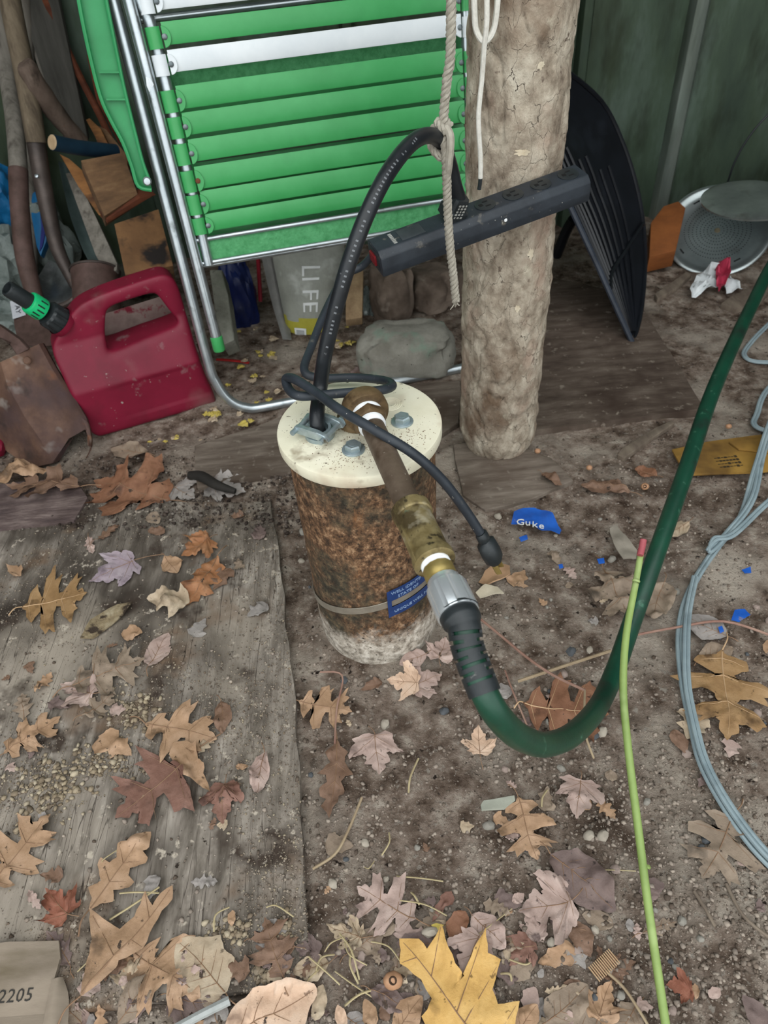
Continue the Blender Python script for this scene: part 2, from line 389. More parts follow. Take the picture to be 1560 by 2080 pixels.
def densr(px, py, p):
    return max(math.exp(-(((px-x)/a)**2+((py-y)/b_)**2)) for x, y, a, b_ in ((475, 1900, 34, 18), (540, 1985, 26, 14), (110, 1610, 60, 40), (275, 1455, 40, 30), (60, 1695, 22, 12), (590, 1890, 16, 26), (215, 1560, 60, 26)))
m_rc = M('rotten_wood_crumb', [(.3, '6d5f50'), (.7, 'a89a84')], 60, .95, 0, .5, 300, .002, island=['4a3e34', '85755f', '9f9079', 'bfb29a', '64564a', 'a8987d'], spec=.15)
o = crumbs('rotten_wood_crumbs', 2000, (-40, 1400, 640, 2040), .0006, .0048, m_rc, 'beige rotten wood crumbs in patches on the plywood sheet', dens=densr, seed=9)
m_plank = M('grey_plank', [(.25, '463c34'), (.5, '6d6258'), (.75, '8c8176')], 10, .9, 0, .5, 45, .002, stretch=(.9, 6, 1), detail=8, spots=[('4a3d33', 4, .52, .7, 1), ('7f756a', 60, .6, .7, 1)], spec=.15)
m_plank2 = M('brown_plank', [(.25, '3a3029'), (.5, '5a4e45'), (.75, '786c61')], 9, .9, 0, .5, 45, .002, stretch=(1.2, 5, 1), detail=8, spots=[('3a2e27', 5, .52, .7, 1), ('857a6e', 50, .6, .7, 1)], spec=.15)
m_plankp = M('mauve_brown_plank', [(.3, '43393a'), (.5, '625451'), (.7, '83746f')], 14, .9, 0, .8, 60, .003, stretch=(1.2, 5, 1), detail=8, spots=[('3a2e2b', 5, .52, .7, 1)], spec=.15)
def plank(name, px, th, mat, label, z=0.0, bev=.002):
    P = [G(x, y, z+th) for x, y in px]; out = []
    for i, p in enumerate(P):
        q = P[(i+1) % len(P)]; n_ = max(1, int((q-p).length/.04))
        for k in range(n_): out.append(p.lerp(q, k/n_)+Vector((random.uniform(-1, 1), random.uniform(-1, 1), 0))*(.0015 if k else 0))
    b = new(); prism(b, [p-Vector((0, 0, th+.008)) for p in out], (0, 0, th+.008), bev); return solo(name, b, mat, label, 'board')
plank('plank', [(1005, 880), (1090, 873), (1432, 830), (1345, 690), (1290, 600), (1105, 560), (1010, 600)], .012, m_plank2, 'brown weathered board lying behind the log post under the black scoop')
plank('plank', [(920, 902), (1010, 890), (1120, 930), (1165, 975), (1085, 1012), (985, 1036), (940, 1005)], .008, m_plank, 'short dusty grey board the log post stands on')
plank('plank', [(395, 905), (520, 868), (700, 790), (935, 772), (932, 858), (860, 905), (560, 962), (400, 990)], .010, m_plank, 'grey board behind the well cap below the aluminium chair tube')
plank('plank', [(-60, 990), (150, 968), (178, 1010), (150, 1058), (-60, 1080)], .012, m_plankp, 'mauve-brown plank on the ground in front of the rusty spade', .006)
# ------------------------------------------------------------------ well head
m_cap = M('cream_enamel_well_seal', [(.3, 'd8d2b8'), (.7, 'e6e1cc')], 14, .55, 0, .25, 120, .0015, spots=[('8f8068', 18, .60, .72), ('c4b59e', 11, .52, .66), ('5a4c3c', 150, .665, .70)])
m_zinc = M('zinc_plated_steel', [(.3, '8fa0a6'), (.7, 'b9c5c8')], 70, .45, .7, .3, 200, .001, spots=[('7a7060', 60, .58, .7)])
m_bronze = M('tarnished_bronze', [(.3, '50402c'), (.55, '6d583d'), (.8, '877255')], 45, .5, .35, .4, 160, .0012, spots=[('3d2d1d', 40, .56, .7)])
m_brass = M('aged_brass_coupling', [(.3, '6c5d3a'), (.55, '8e7f58'), (.8, 'a89c78')], 50, .45, .45, .4, 160, .0012, spots=[('5f8470', 42, .60, .68), ('564a32', 34, .52, .64), ('b8af98', 26, .55, .66), ('3f3726', 120, .60, .66)])
m_brassn = M('clean_brass', [(.3, 'a08a4e'), (.7, 'c2ae70')], 50, .35, .7, .1)
m_pipe = M('brown_tarnished_pipe', [(.3, '55473a'), (.6, '6f6052'), (.8, '82746a')], 30, .5, .35, .35, 140, .001, spots=[('c9c1b2', 150, .70, .74), ('4a3a2c', 25, .55, .7)])
m_tape = M('white_thread_tape', ['dfe3e6', 'f4f5f5'], 60, .5, 0, .6, 300, .0006)
m_band = M('stainless_band', ['8d8578', 'aaa294'], 40, .5, .55, .2)
m_tagb = M('blue_enamel_tag', ['16305e', '1d3c74'], 60, .45, 0, .15, coat=.2)
m_tagw = M('pale_embossed_lettering', ['7f97b8', '93a8c4'], 60, .5, 0, 0)
def casing_material():
    m = bpy.data.materials.new('rusted_steel_casing'); m.use_nodes = True; N = m.node_tree.nodes; L = m.node_tree.links; b = N['Principled BSDF']
    tc = N.new('ShaderNodeTexCoord')
    def nz(sc, st=(1, 1, 1), det=8, off=0):
        mp = N.new('ShaderNodeMapping'); mp.inputs['Scale'].default_value = st; mp.inputs['Location'].default_value = (off, off*.7, 0); L.new(tc.outputs['Object'], mp.inputs[0])
        n = N.new('ShaderNodeTexNoise'); n.inputs['Scale'].default_value = sc; n.inputs['Detail'].default_value = det; n.inputs['Roughness'].default_value = .72
        L.new(mp.outputs[0], n.inputs['Vector']); return n.outputs['Fac']
    def ramp(f, cs):
        r = N.new('ShaderNodeValToRGB'); e = r.color_ramp.elements
        for i, (p, h) in enumerate(cs):
            if i < 2: e[i].position = p; e[i].color = lin(h)
            else: q = e.new(p); q.color = lin(h)
        L.new(f, r.inputs[0]); return r.outputs[0]
    def mix(f, a, c):
        x = N.new('ShaderNodeMix'); x.data_type = 'RGBA'; L.new(f, x.inputs[0]); L.new(a, x.inputs[6])
        if isinstance(c, str): x.inputs[7].default_value = lin(c)
        else: L.new(c, x.inputs[7])
        return x.outputs[2]
    def rng(f, a, c):
        r = N.new('ShaderNodeMapRange'); r.inputs[1].default_value = a; r.inputs[2].default_value = c; L.new(f, r.inputs[0]); return r.outputs[0]
    rust = ramp(nz(130, (1, 1, .8)), [(.34, '2a211a'), (.45, '553f2d'), (.54, '7c5d44'), (.64, 'ad8d6d')])
    dark = ramp(nz(70), [(.36, '24211b'), (.52, '454034'), (.66, '75634b')])
    col = mix(rng(nz(11, off=2.2), .46, .60), rust, dark)
    col = mix(rng(nz(26, (1, 1, .35), off=5), .60, .70), col, '8d6240')
    chalk = ramp(nz(90, off=1), [(.36, '70675c'), (.5, 'b3a99b'), (.64, 'dcd4c8')])
    sp = N.new('ShaderNodeSeparateXYZ'); L.new(tc.outputs['Object'], sp.inputs[0])
    ad = N.new('ShaderNodeMath'); ad.operation = 'MULTIPLY_ADD'; ad.inputs[1].default_value = .13; L.new(nz(16, off=3), ad.inputs[0]); L.new(sp.outputs['Z'], ad.inputs[2])
    col = mix(rng(ad.outputs[0], .145, .118), col, chalk)
    spk = mix(rng(nz(190, off=4), .58, .63), col, '2d251f'); col = spk
    L.new(col, b.inputs['Base Color']); b.inputs['Roughness'].default_value = .8; b.inputs['Metallic'].default_value = .1; b.inputs['Specular IOR Level'].default_value = .3
    bp = N.new('ShaderNodeBump'); bp.inputs['Strength'].default_value = .7; bp.inputs['Distance'].default_value = .002; L.new(nz(150), bp.inputs['Height']); L.new(bp.outputs[0], b.inputs['Normal'])
    return m
H = .351
well = thing('well_head', 'rusty steel well casing with a cream cap, blue tag and brass outlet pipe', 'well head', (0, 0, 0))
bm = new(); prof = [(.0845, z) for z in np.linspace(.09, H-.016, 28)]
prof = [(.079, -.04), (.082, 0), (.0845, .02), (.0852, .04), (.0848, .07)] + prof
lathe(bm, prof, 96)
bm.normal_update()
for v in bm.verts: v.co += v.normal*(.0009*noise.noise(v.co*60) + (.0018 if v.co.z < .06 else .0004)*noise.noise(v.co*25))
part('casing', bm, casing_material(), well, 180)
bm = new(); lathe(bm, [(0, H-.0165), (.089, H-.0165), (.0915, H-.0155), (.0925, H-.013), (.0925, H-.003), (.0918, H-.001), (.0895, H), (0, H)], 96)
cap = part('well_cap', bm, m_cap, well)
def hexbolt(px, py, r=.0092, rot=0.2):
    p = G(px, py, H); b = new(); lathe(b, [(0, 0), (.0125, 0), (.0125, .0015), (.0118, .002), (0, .002)], 24, p)
    w_ = part('washer', b, m_zinc, cap)
    b = new(); lathe(b, [(0, .0018), (r, .0018), (r, .0072), (r*.86, .0086), (0, .0086)], 6, p, start=rot); lathe(b, [(r*.5, .0085), (r*.5, .0089), (0, .0089)], 16, p)
    part('bolt', b, m_zinc, cap)
hexbolt(718, 914, rot=.3); hexbolt(817, 857, rot=.6); hexbolt(634, 858, rot=.1)
p = G(793, 821, H); bm = new(); lathe(bm, [(.0135, .0002), (.0128, .0009), (.0116, .0003), (.0104, .0009), (.0092, .0003), (.008, .0009), (.0068, .0003), (.0056, .0009), (.0044, .0003), (0, .0003)], 32, p)
part('threaded_plug', bm, m_cap, cap)
# dirt collected on the cap
bm = new()
R_ = np.random.RandomState(3)
m_dust = M('brown_dust_grains', ['6b5a49', '9b8a74'], 200, .95, 0, 0, island=['5b4a3a', '8a7862', 'a8967c', '3d3027'])
for k in range(900):
    c = R_.choice(5); cx, cy = [(690, 925), (745, 920), (830, 880), (640, 870), (690, 850)][c]; s = [34, 30, 26, 24, 34][c]
    q = G(cx+R_.randn()*s, cy+R_.randn()*s*.6, H)
    if math.hypot(q.x, q.y) > .088: continue
    r = .0004+.0008*R_.rand()**2
    vs = [bm.verts.new(q+Vector((r*math.cos(a), r*math.sin(a), 0))) for a in (0, 2.1, 4.2)]; t = bm.verts.new(q+Vector((0, 0, r*.8)))
    for i in range(3): bm.faces.new((vs[i], vs[(i+1) % 3], t))
o = part('dust', bm, m_dust, cap, recalc=False); o['kind'] = 'stuff'
# cable clamp
c0 = G(650, 884, H); cx_ = (G(600, 872, H)-G(700, 905, H)).normalized(); cy_ = Vector((-cx_.y, cx_.x, 0)); cz_ = Vector((0, 0, 1))
bm = new(); lathe(bm, [(0, 0), (.0165, 0), (.0165, .005), (.0135, .006), (.0135, .011), (.0105, .011), (.0105, .004)], 24, c0)
clamp = part('cable_clamp', bm, m_zinc, cap)
for s in (-1, 1):
    bm = new(); q = c0+cy_*(s*.0115)+cz_*.0125
    prism(bm, [q+cx_*a+cz_*h for a, h in ((-.024, -.003), (-.02, .004), (-.009, .0055), (.009, .0055), (.02, .004), (.024, -.003), (.019, -.005), (-.019, -.005))], cy_*(s*.0055), .001)
    part('clamp_strap', bm, m_zinc, clamp)
for s in (-1, 1):
    bm = new(); q = c0+cx_*(s*.0185)+cz_*.0125
    lathe(bm, [(0, -.024), (.003, -.024), (.003, .017), (.0055, .017), (.0055, .020), (.004, .0215), (0, .0215)], 14, q, -cy_)
    part('clamp_screw', bm, m_zinc, clamp)
bm = new(); q = c0 - cy_*.014 + cx_*.004 + cz_*.004
lathe(bm, [(0, 0), (.0155, 0), (.0155, .003), (.012, .0045), (0, .0045)], 20, q-cz_*.004); part('clamp_lug', bm, m_zinc, clamp)
# outlet: elbow, bushing, pipe, coupling
A0 = Vector((.0, .004, H)); AX0 = Vector((.007, -.020, .388)); AX1 = Vector((.064, -.272, .380)); AD = (AX1-AX0).normalized()
def ax(s): return AX0+AD*s
bm = new(); tube(bm, [A0+Vector((0, 0, -.005)), A0+Vector((0, 0, .012)), A0+Vector((.002, -.006, .027)), ax(-.002)-Vector((0, 0, .002)), ax(.014)], .0178, 24)
elbow = part('elbow', bm, m_bronze, well)
bm = new(); lathe(bm, [(.0195, -.008), (.0235, -.006), (.0245, .0), (.0245, .009), (.0235, .0115), (.0165, .0115), (.0165, .004)], 36, ax(.004), AD); part('collar', bm, m_bronze, elbow)
bm = new(); lathe(bm, [(.0195, 0), (.024, .001), (.024, .008), (.0195, .010)], 36, A0); part('collar', bm, m_bronze, elbow)
bm = new(); lathe(bm, [(.0152, 0), (.0165, .001), (.0168, .005), (.0155, .007), (.0150, .007)], 32, ax(.014), AD); part('thread_tape', bm, m_tape, well)
bm = new(); lathe(bm, [(0, 0), (.0172, 0), (.0188, .0015), (.0188, .010), (.0172, .0118), (.0128, .0118)], 6, ax(.020), AD, start=.5); part('hex_bushing', bm, m_bronze, well)
bm = new(); lathe(bm, [(.0122, 0), (.0142, .001), (.0145, .006), (.0130, .009), (.0122, .009)], 32, ax(.031), AD); part('thread_tape', bm, m_tape, well)
bm = new(); lathe(bm, [(.0122, .03), (.0122, .06), (.01225, .10), (.0122, .14), (.0122, .18)], 32, ax(0), AD); part('outlet_pipe', bm, m_pipe, well)
S0 = (G(838, 1026, .386)-AX0).dot(AD); S1 = (G(888, 1142, .382)-AX0).dot(AD)
bm = new(); lathe(bm, [(.0122, 0), (.0138, .0008), (.0140, .003), (.0122, .004)], 32, ax(S0-.003), AD); part('thread_tape', bm, m_tape, well)
LC = S1-S0
bm = new(); lathe(bm, [(.0125, 0), (.0168, 0), (.0182, .0015), (.0184, .009), (.0178, .0115), (.0164, .0125), (.0162, .03), (.0164, LC-.0105), (.0178, LC-.0095), (.0184, LC-.007), (.0182, LC-.001), (.0165, LC), (.0125, LC)], 40, ax(S0), AD)
cpl = part('coupling', bm, m_brass, well)
xx_, yy_, _ = frame(AD)
for a in (-.35, 2.79):
    bm = new(); rd = xx_*math.cos(a)+yy_*math.sin(a); tg = AD.cross(rd)
    box(bm, ax(S0+LC/2)+rd*.0166, (.0022, .0026, LC/2-.002), (rd, tg, AD), .0006); part('lug', bm, m_brass, cpl)
bm = new(); lathe(bm, [(.0105, -.002), (.0128, -.002), (.0128, .002), (.0124, .0025), (.0129, .0035), (.0124, .0045), (.0128, .006), (.0105, .008)], 32, ax(S1), AD); part('thread_tape', bm, m_tape, well)
bm = new(); lathe(bm, [(0, .006), (.0132, .006), (.0136, .0075), (.0136, .0155), (.0128, .017), (.0128, .021), (0, .021)], 12, ax(S1), AD); part('brass_adapter', bm, m_brassn, well)
# band and blue tag
def bandz(a, r): return .108 + .27*(r*math.sin(a)) + .27*(r*math.cos(a))    # a from the front (-y) towards +x
def cyl(a, z, r): return Vector((r*math.sin(a), -r*math.cos(a), z))
bm = new(); n = 96; rows = []
for i in range(n+1):
    a = 2*math.pi*i/n; zc = bandz(a, .084); rows.append([cyl(a, zc-.0058, .0858), cyl(a, zc-.0055, .0866), cyl(a, zc+.0055, .0866), cyl(a, zc+.0058, .0858)])
sheet(bm, rows); band = part('steel_band', bm, m_band, well)
def tagpt(a, v, r=None):
    lift = .0022*max(0, (math.radians(13)-a)/math.radians(13)); return cyl(a, bandz(a, .084)+v, (r or .0874)+lift)
a0, a1 = math.radians(9), math.radians(52)
bm = new()
for (b0, b1, v0, v1) in ((a0, a1, .0062, .0255), (a0, a1, -.0235, -.0062), (a0, a0+math.radians(3.4), -.0062, .0062), (a1-math.radians(3), a1, -.0062, .0062)):
    sheet(bm, [[tagpt(b0+(b1-b0)*i/12, v0+(v1-v0)*j/2) for j in range(3)] for i in range(13)], .0007)
bmesh.ops.remove_doubles(bm, verts=bm.verts[:], dist=.00005)
tg_ = part('identification_tag', bm, m_tagb, well, label='blue tag with white lettering')
for body, v, st, sz in (('WELL IDENTIF', .0175, 3.5, .0068), ('STATE OF', .0085, 9, .0068), ('UNIQUE WELL N', -.0175, 5, .0066)):
    bm = text_mesh(body, sz, lambda x, y, h, v=v, st=st: tagpt(a0+math.radians(st)+x/.0874, v+y, .0883+h), .0002)
    part('lettering', bm, m_tagw, tg_, recalc=False)

# ------------------------------------------------------------------ garden hose screwed to the adapter
m_hose = M('dark_green_rubber_hose', [(.3, '0d3426'), (.7, '124431')], 25, .42, 0, .3, 260, .0008, spots=[('3f6a55', 60, .64, .74), ('1b2a22', 18, .56, .7)], coat=.15)
m_alu = M('bright_aluminium_nut', ['dfe6ea', 'f0f4f5'], 40, .24, .72, .05)
m_blk = M('black_moulded_plastic', [(.3, '1c2022'), (.7, '2b3032')], 60, .42, 0, .2, 300, .0006, spots=[('5a5c58', 160, .70, .74)])
hose = thing('garden_hose', 'thick dark green garden hose with a bright nut leaving the well outlet', 'hose', G(1090, 1510))
HS = S1+.019
bm = new(); ns = 48; prof = [(0, 0), (.0132, 0), (.0140, .001), (.0142, .006)]; lathe(bm, prof, 48, ax(HS), AD)
nut = part('hose_nut', bm, m_alu, hose)
bm = new(); rings = []; x1, y1, _ = frame(AD)
for h, rr_ in ((.006, .0142), (.0075, .0165), (.010, .0172), (.034, .0175), (.0365, .0168), (.0365, .013)):
    rings.append([])
    for j in range(80):
        a = 2*math.pi*j/80; k = 1 - (.045 if (j % 8) in (3, 4) and .009 < h < .035 else 0)
        rings[-1].append(bm.verts.new(ax(HS+h)+(x1*math.cos(a)+y1*math.sin(a))*(rr_*k)))
for i in range(len(rings)-1):
    for j in range(80): bm.faces.new((rings[i][j], rings[i][(j+1) % 80], rings[i+1][(j+1) % 80], rings[i+1][j]))
part('grip_ring', bm, m_alu, nut, 20)
e = ax(HS+.036)
HP = [e, e+AD*.012, D(952, 1322, .542), D(985, 1410, .532), D(1020, 1465, .546), D(1062, 1500, .585), D(1110, 1512, .635), D(1165, 1490, .695), D(1215, 1435, .78), D(1250, 1360, .835), D(1285, 1260, .875), D(1335, 1120, .91), D(1395, 950, .98), D(1450, 790, 1.08), D(1520, 635, 1.24), D(1580, 520, 1.36), D(1680, 380, 1.5)]
bm = new(); tube(bm, HP, [.0104, .0104, .0104, .0108, .0110]+[.0112]*12, 20, 10); part('hose_tube', bm, m_hose, hose)
# strain relief: slotted black sleeve round the first stretch of hose
cv = catmull([HP[0], HP[1], HP[2], HP[3]], 40)
ln = [0]
for a, b in zip(cv, cv[1:]): ln.append(ln[-1]+(b-a).length)
def along(s):
    for i in range(len(ln)-1):
        if ln[i+1] >= s: t = (s-ln[i])/(ln[i+1]-ln[i]); return cv[i].lerp(cv[i+1], t), (cv[i+1]-cv[i]).normalized()
    return cv[-1], (cv[-1]-cv[-2]).normalized()
LT = ln[-1]; st = 112; sg = 40; rings = []; xr = frame(AD)[0]; bm = new()
for i in range(st+1):
    s = LT*i/st; p, t = along(s); xr = (xr-t*xr.dot(t)).normalized(); yr = t.cross(xr)
    r = .0158 if s < .008 else (.0158-.0025*min(1, (s-.008)/.004)); r -= .0006*s/LT
    rings.append([bm.verts.new(p+(xr*math.cos(2*math.pi*j/sg)+yr*math.sin(2*math.pi*j/sg))*r) for j in range(sg)])
def slot(i, j):
    s = LT*(i+.5)/st
    if s < .016 or s > LT-.006: return False
    k = (s-.016)/.0062; row = int(k); f = k-row
    if f > .42: return False
    jj = (j + (sg//4 if row % 2 else 0)) % (sg//2)
    return 2 <= jj <= sg//2-4
for i in range(st):
    for j in range(sg):
        if not slot(i, j): bm.faces.new((rings[i][j], rings[i][(j+1) % sg], rings[i+1][(j+1) % sg], rings[i+1][j]))
bmesh.ops.delete(bm, geom=[v for v in bm.verts if not v.link_faces], context='VERTS')
bm = evaluated(bm, [('SOLIDIFY', dict(thickness=.0022, offset=-1))])
part('strain_relief', bm, m_blk, hose, 45)

# ------------------------------------------------------------------ log post
m_bark = M('grey_tan_bark', [(.33, '7d6f60'), (.45, 'a99b89'), (.56, 'c4b7a4'), (.68, 'd8cebb')], 34, .9, 0, 1.0, 130, .005, detail=10, stretch=(1, 1, .75), spots=[('7a6654', 12, .54, .7), ('d6ccb6', 22, .62, .72), ('75665a', 70, .63, .70), ('a5917d', 6, .52, .72), ('b49a88', 9, .56, .7)], spec=.15, crack=(30, .007, '6e6053', (1, 1, .6)))
m_crack = M('split_bark_cracks', ['54473a', '6d5f50'], 60, .95, 0, .4)
TC = Vector((.238, .382, 0)); log = thing('log_post', 'upright bark-covered log post standing beside the well', 'log', TC)
def bark_r(a, z):
    q = Vector((math.cos(a)*.068, math.sin(a)*.068, z)); d = .068 + .003*noise.noise(q*9) + .0022*noise.noise(q*30+Vector((3, 0, 0))) + .0018*noise.noise(Vector((q.x*75, q.y*75, q.z*55))) + .0010*noise.noise(Vector((q.x*160, q.y*160, q.z*110)))
    c = noise.noise(Vector((q.x*26, q.y*26, q.z*13+7))); d -= .0035*max(0, 1-abs(c)/.05)
    z0 = .045
    if z < z0: d -= .012*((z0-z)/z0)**2
    k = noise.noise(Vector((q.x*14, q.y*14, q.z*10+20))); d += .004*max(0, k-.35)
    return d - .004*(z/.8)
bm = new(); na, nzz = 190, 330; rings = []
for i in range(nzz+1):
    z = -.004 + 1.25*i/nzz if i < nzz else 1.90; rings.append([])
    for j in range(na):
        a = 2*math.pi*j/na; r = bark_r(a, z); rings[-1].append(bm.verts.new(TC+Vector((r*math.cos(a), r*math.sin(a), z))))
for i in range(nzz):
    for j in range(na): bm.faces.new((rings[i][j], rings[i][(j+1) % na], rings[i+1][(j+1) % na], rings[i+1][j]))
bm.faces.new(rings[0][::-1]); bm.faces.new(rings[-1]); part('trunk', bm, m_bark, log, 180)
m_scar = M('pale_bare_wood_scar', ['bfae92', 'd3c8b2'], 80, .8, 0, .4)
for (px, py, w_, h_) in ((1060, 292, .009, .004), (1078, 500, .004, .007), (1050, 612, .004, .005), (1100, 112, .005, .004)):
    q = V(px, py, .32); a = math.asin(max(-.95, min(.95, (q.x-TC.x)/.066))); b = new(); rows = []
    for i in range(7):
        rows.append([])
        for j in range(7):
            u, v = (i-3)/3, (j-3)/3; k = 1/max(1, math.hypot(u, v)); u *= k; v *= k
            kk = 1+.75*noise.noise(Vector((u*2.3, v*2.3, px))); u *= kk; v *= kk
            aa = -math.pi/2 + a + u*w_/.068; zz = q.z-.01 + v*h_; r = bark_r(aa, zz)+.0008; rows[-1].append(TC+Vector((r*math.cos(aa), r*math.sin(aa), zz)))
    sheet(b, rows); part('bark_scar', b, m_scar, log)

# ------------------------------------------------------------------ power strip on the post
m_strip = M('dusty_black_plastic', [(.3, '20252b'), (.7, '2f353c')], 40, .5, 0, .25, 260, .0008, spots=[('6f6a60', 45, .62, .76), ('b9b5ab', 220, .70, .73)])
SL = Vector((.036, .243, .432)); SR = Vector((.322, .338, .470)); SL, SR = CAM+(SL-CAM)*.974, CAM+(SR-CAM)*.974; se = (SR-SL).normalized(); sn = Vector((0, 0, 1)); sn = (sn-se*sn.dot(se)).normalized(); sf = se.cross(sn)
if sf.y > 0: sf = -sf
# tip the outlet face a little towards the front
tl = math.radians(8); sn, sf = sn*math.cos(tl)+sf*math.sin(tl), sf*math.cos(tl)-sn*math.sin(tl)
LS = (SR-SL).length
strip = thing('power_strip', 'dusty black power strip fixed across the log post', 'power strip', SL+se*LS/2-Vector((0, 0, .02)))
bm = new(); prism(bm, [SL+sf*a+sn*b for a, b in ((-.022, -.016), (.022, -.016), (.0235, -.004), (.022, .010), (.015, .017), (-.016, .017), (-.022, .012))], se*LS, .0018)
part('housing', bm, m_strip, strip)
for k, t in enumerate((.055, .155, .195, .235, .275)):
    q = SL+se*t+sn*.0172; b = new()
    if k == 0:
        box(b, q+se*-.004, (.016, .011, .0005), (se, sf, sn), .0003); part('rating_label', b, M('faded_black_label', ['2a2f33', '3b4043'], 60, .6, 0, 0), strip); continue
    lathe(b, [(0, 0), (.0135, 0), (.0135, .0007), (.0125, .001), (0, .001)], 20, q, sn); o = part('outlet', b, m_blk, strip)
    b = new()
    for s in (-1, 1): box(b, q+sf*(s*.005)+se*.002+sn*.001, (.0035, .001, .0004), (se, sf, sn))
    box(b, q-se*.006+sn*.001, (.0025, .0025, .0004), (se, sf, sn)); part('socket_slots', b, M('socket_black', ['050505', '090909'], 10, .8, 0, 0), o)
m_print = M('faded_grey_print', ['8d8d88', 'a8a8a2'], 60, .7, 0, 0)
b = new()
for k in range(7): box(b, SL+se*(.026)+sf*(-.010+.0034*k)+sn*.0172, (.0022, .0011, .0003), (se, sf, sn))
part('print', b, m_print, strip)
b = new(); box(b, SL-se*.0005+sn*.001, (.0008, .015, .011), (se, sf, sn), .0006); pl_ = part('end_cap', b, m_blk, strip)
b = new(); box(b, SL-se*.002+sn*.0005, (.002, .009, .0065), (se, sf, sn), .001); part('switch', b, M('dark_red_plastic', ['5f1017', '7c1a20'], 60, .4, 0, .1), pl_, label='dark red rocker switch')
b = new(); lathe(b, [(0, 0), (.0024, 0), (.0020, .0008), (0, .001)], 7, SL+se*(LS*.58)+sf*.0236+sn*.002, sf); part('paint_spot', b, m_tape, strip)
CP = [SL+se*.004-sf*.012-sn*.002, D(735, 541, .925), D(700, 562, .925), D(662, 630, .905), D(634, 700, .875), D(618, 752, .845), D(650, 768, .838), D(720, 767, .835), D(780, 773, .815), D(797, 784, .79), D(770, 793, .77), D(700, 798, .762), D(645, 803, .757), D(606, 804, .756), D(587, 791, .768), D(581, 770, .775), D(598, 770, .758), D(640, 796, .738), D(690, 832, .712), D(760, 873, .692), D(840, 922, .690), D(900, 977, .71), D(948, 1040, .735), D(975, 1082, .75)]
bm = new(); tube(bm, CP, .0051, 12, 8); cord = part('cord', bm, m_strip, strip)
pd = (D(1012, 1150, .775)-D(978, 1086, .75)).normalized(); pq = D(976, 1082, .75); pxn, pyn, _ = frame(pd)
bm = new(); lathe(bm, [(0, 0), (.0065, 0), (.0082, .003), (.0082, .010), (.0070, .0115), (.0125, .016), (.0135, .028), (.0125, .038), (.0085, .044), (0, .044)], 10, pq, pd)
for v in bm.verts:
    k = (v.co-pq).dot(pyn); v.co -= pyn*(k*.18)
plug = part('plug', bm, m_blk, strip, 50)
bm = new()
for s in (-1, 1): box(bm, pq+pd*.050+pxn*(s*.0055), (.0008, .003, .008), (pxn, pyn, pd), .0003)
lathe(bm, [(0, .04), (.0022, .04), (.0022, .060), (.0012, .062), (0, .062)], 10, pq-pyn*.005, pd); part('prongs', bm, m_brassn, plug)

# ------------------------------------------------------------------ thick pump cable
m_cable = M('black_rubber_cable', [(.3, '17191c'), (.7, '23272b')], 40, .38, 0, .15, 300, .0005, spots=[('57585a', 130, .70, .76), ('4b4640', 30, .66, .8)])
PC = [c0+Vector((0, 0, -.004)), c0+Vector((-.001, .002, .02)), D(650, 790, .79), D(661, 715, .768), D(686, 612, .735), D(716, 512, .712), D(752, 420, .703), D(792, 345, .71), D(836, 291, .735), D(872, 275, .762), D(898, 291, .792), D(914, 332, .825), D(924, 374, .850), D(931, 402, .868)]
pump = thing('pump_cable', 'thick black pump cable arching from the well cap to the power strip', 'cable', c0)
bm = new(); tube(bm, PC, [.0083]*13+[.0095], 20, 8); pcab = part('cable', bm, m_cable, pump)
# moulded lettering along the cable
pts = catmull(PC[3:9], 30)
b = new(); acc = 0.; nxt = .0; rnd = random.Random(4)
for a, c in zip(pts, pts[1:]):
    L_ = (c-a).length; t = (c-a).normalized(); vw = (CAM-a).normalized(); n_ = (vw-t*vw.dot(t)).normalized(); s_ = t.cross(n_)
    acc += L_
    if acc > nxt:
        if rnd.random() > .25: box(b, a+n_*.0083+s_*.0005, (.0014, .0009, .00025), (s_, t, n_))
        nxt = acc+.0042
part('raised_print', b, M('grey_cable_print', ['5c5f62', '6e7174'], 60, .6, 0, 0), pcab)
# plug: boxy moulded body standing on an outlet
q0 = D(932, 404, .868); q1 = SL+se*.106+sn*.018
pz = (q0-q1).normalized(); px_ = (se-pz*se.dot(pz)).normalized(); py_ = pz.cross(px_); Lp = (q0-q1).length
def rect(s, hx, hy, b=.003): return [q1+pz*s+px_*x+py_*y for x, y in ((-hx+b, -hy), (hx-b, -hy), (hx, -hy+b), (hx, hy-b), (hx-b, hy), (-hx+b, hy), (-hx, hy-b), (-hx, -hy+b))]
bm = new(); rr_ = [[bm.verts.new(p) for p in rect(s, hx, hy)] for s, hx, hy in ((0, .012, .012), (.002, .0145, .0135), (Lp*.50, .0150, .0140), (Lp*.55, .0125, .012), (Lp*.92, .0115, .011), (Lp+.004, .0100, .0098))]
for i in range(len(rr_)-1):
    for j in range(8): bm.faces.new((rr_[i][j], rr_[i][(j+1) % 8], rr_[i+1][(j+1) % 8], rr_[i+1][j]))
bm.faces.new(rr_[0]); bm.faces.new(rr_[-1]); plg = part('plug', bm, m_blk, pump, 30)
b = new(); fn = -py_ if (-py_).dot(CAM-q1) > 0 else py_
for i in range(5):
    for j in range(3): box(b, q1+pz*(.010+.0042*i)+px_*(-.006+.0048*j)+fn*.0140, (.0014 if (i+j) % 3 else .0009, .0011, .0003), (px_, pz, fn))
part('embossed_marks', b, m_print, plg)

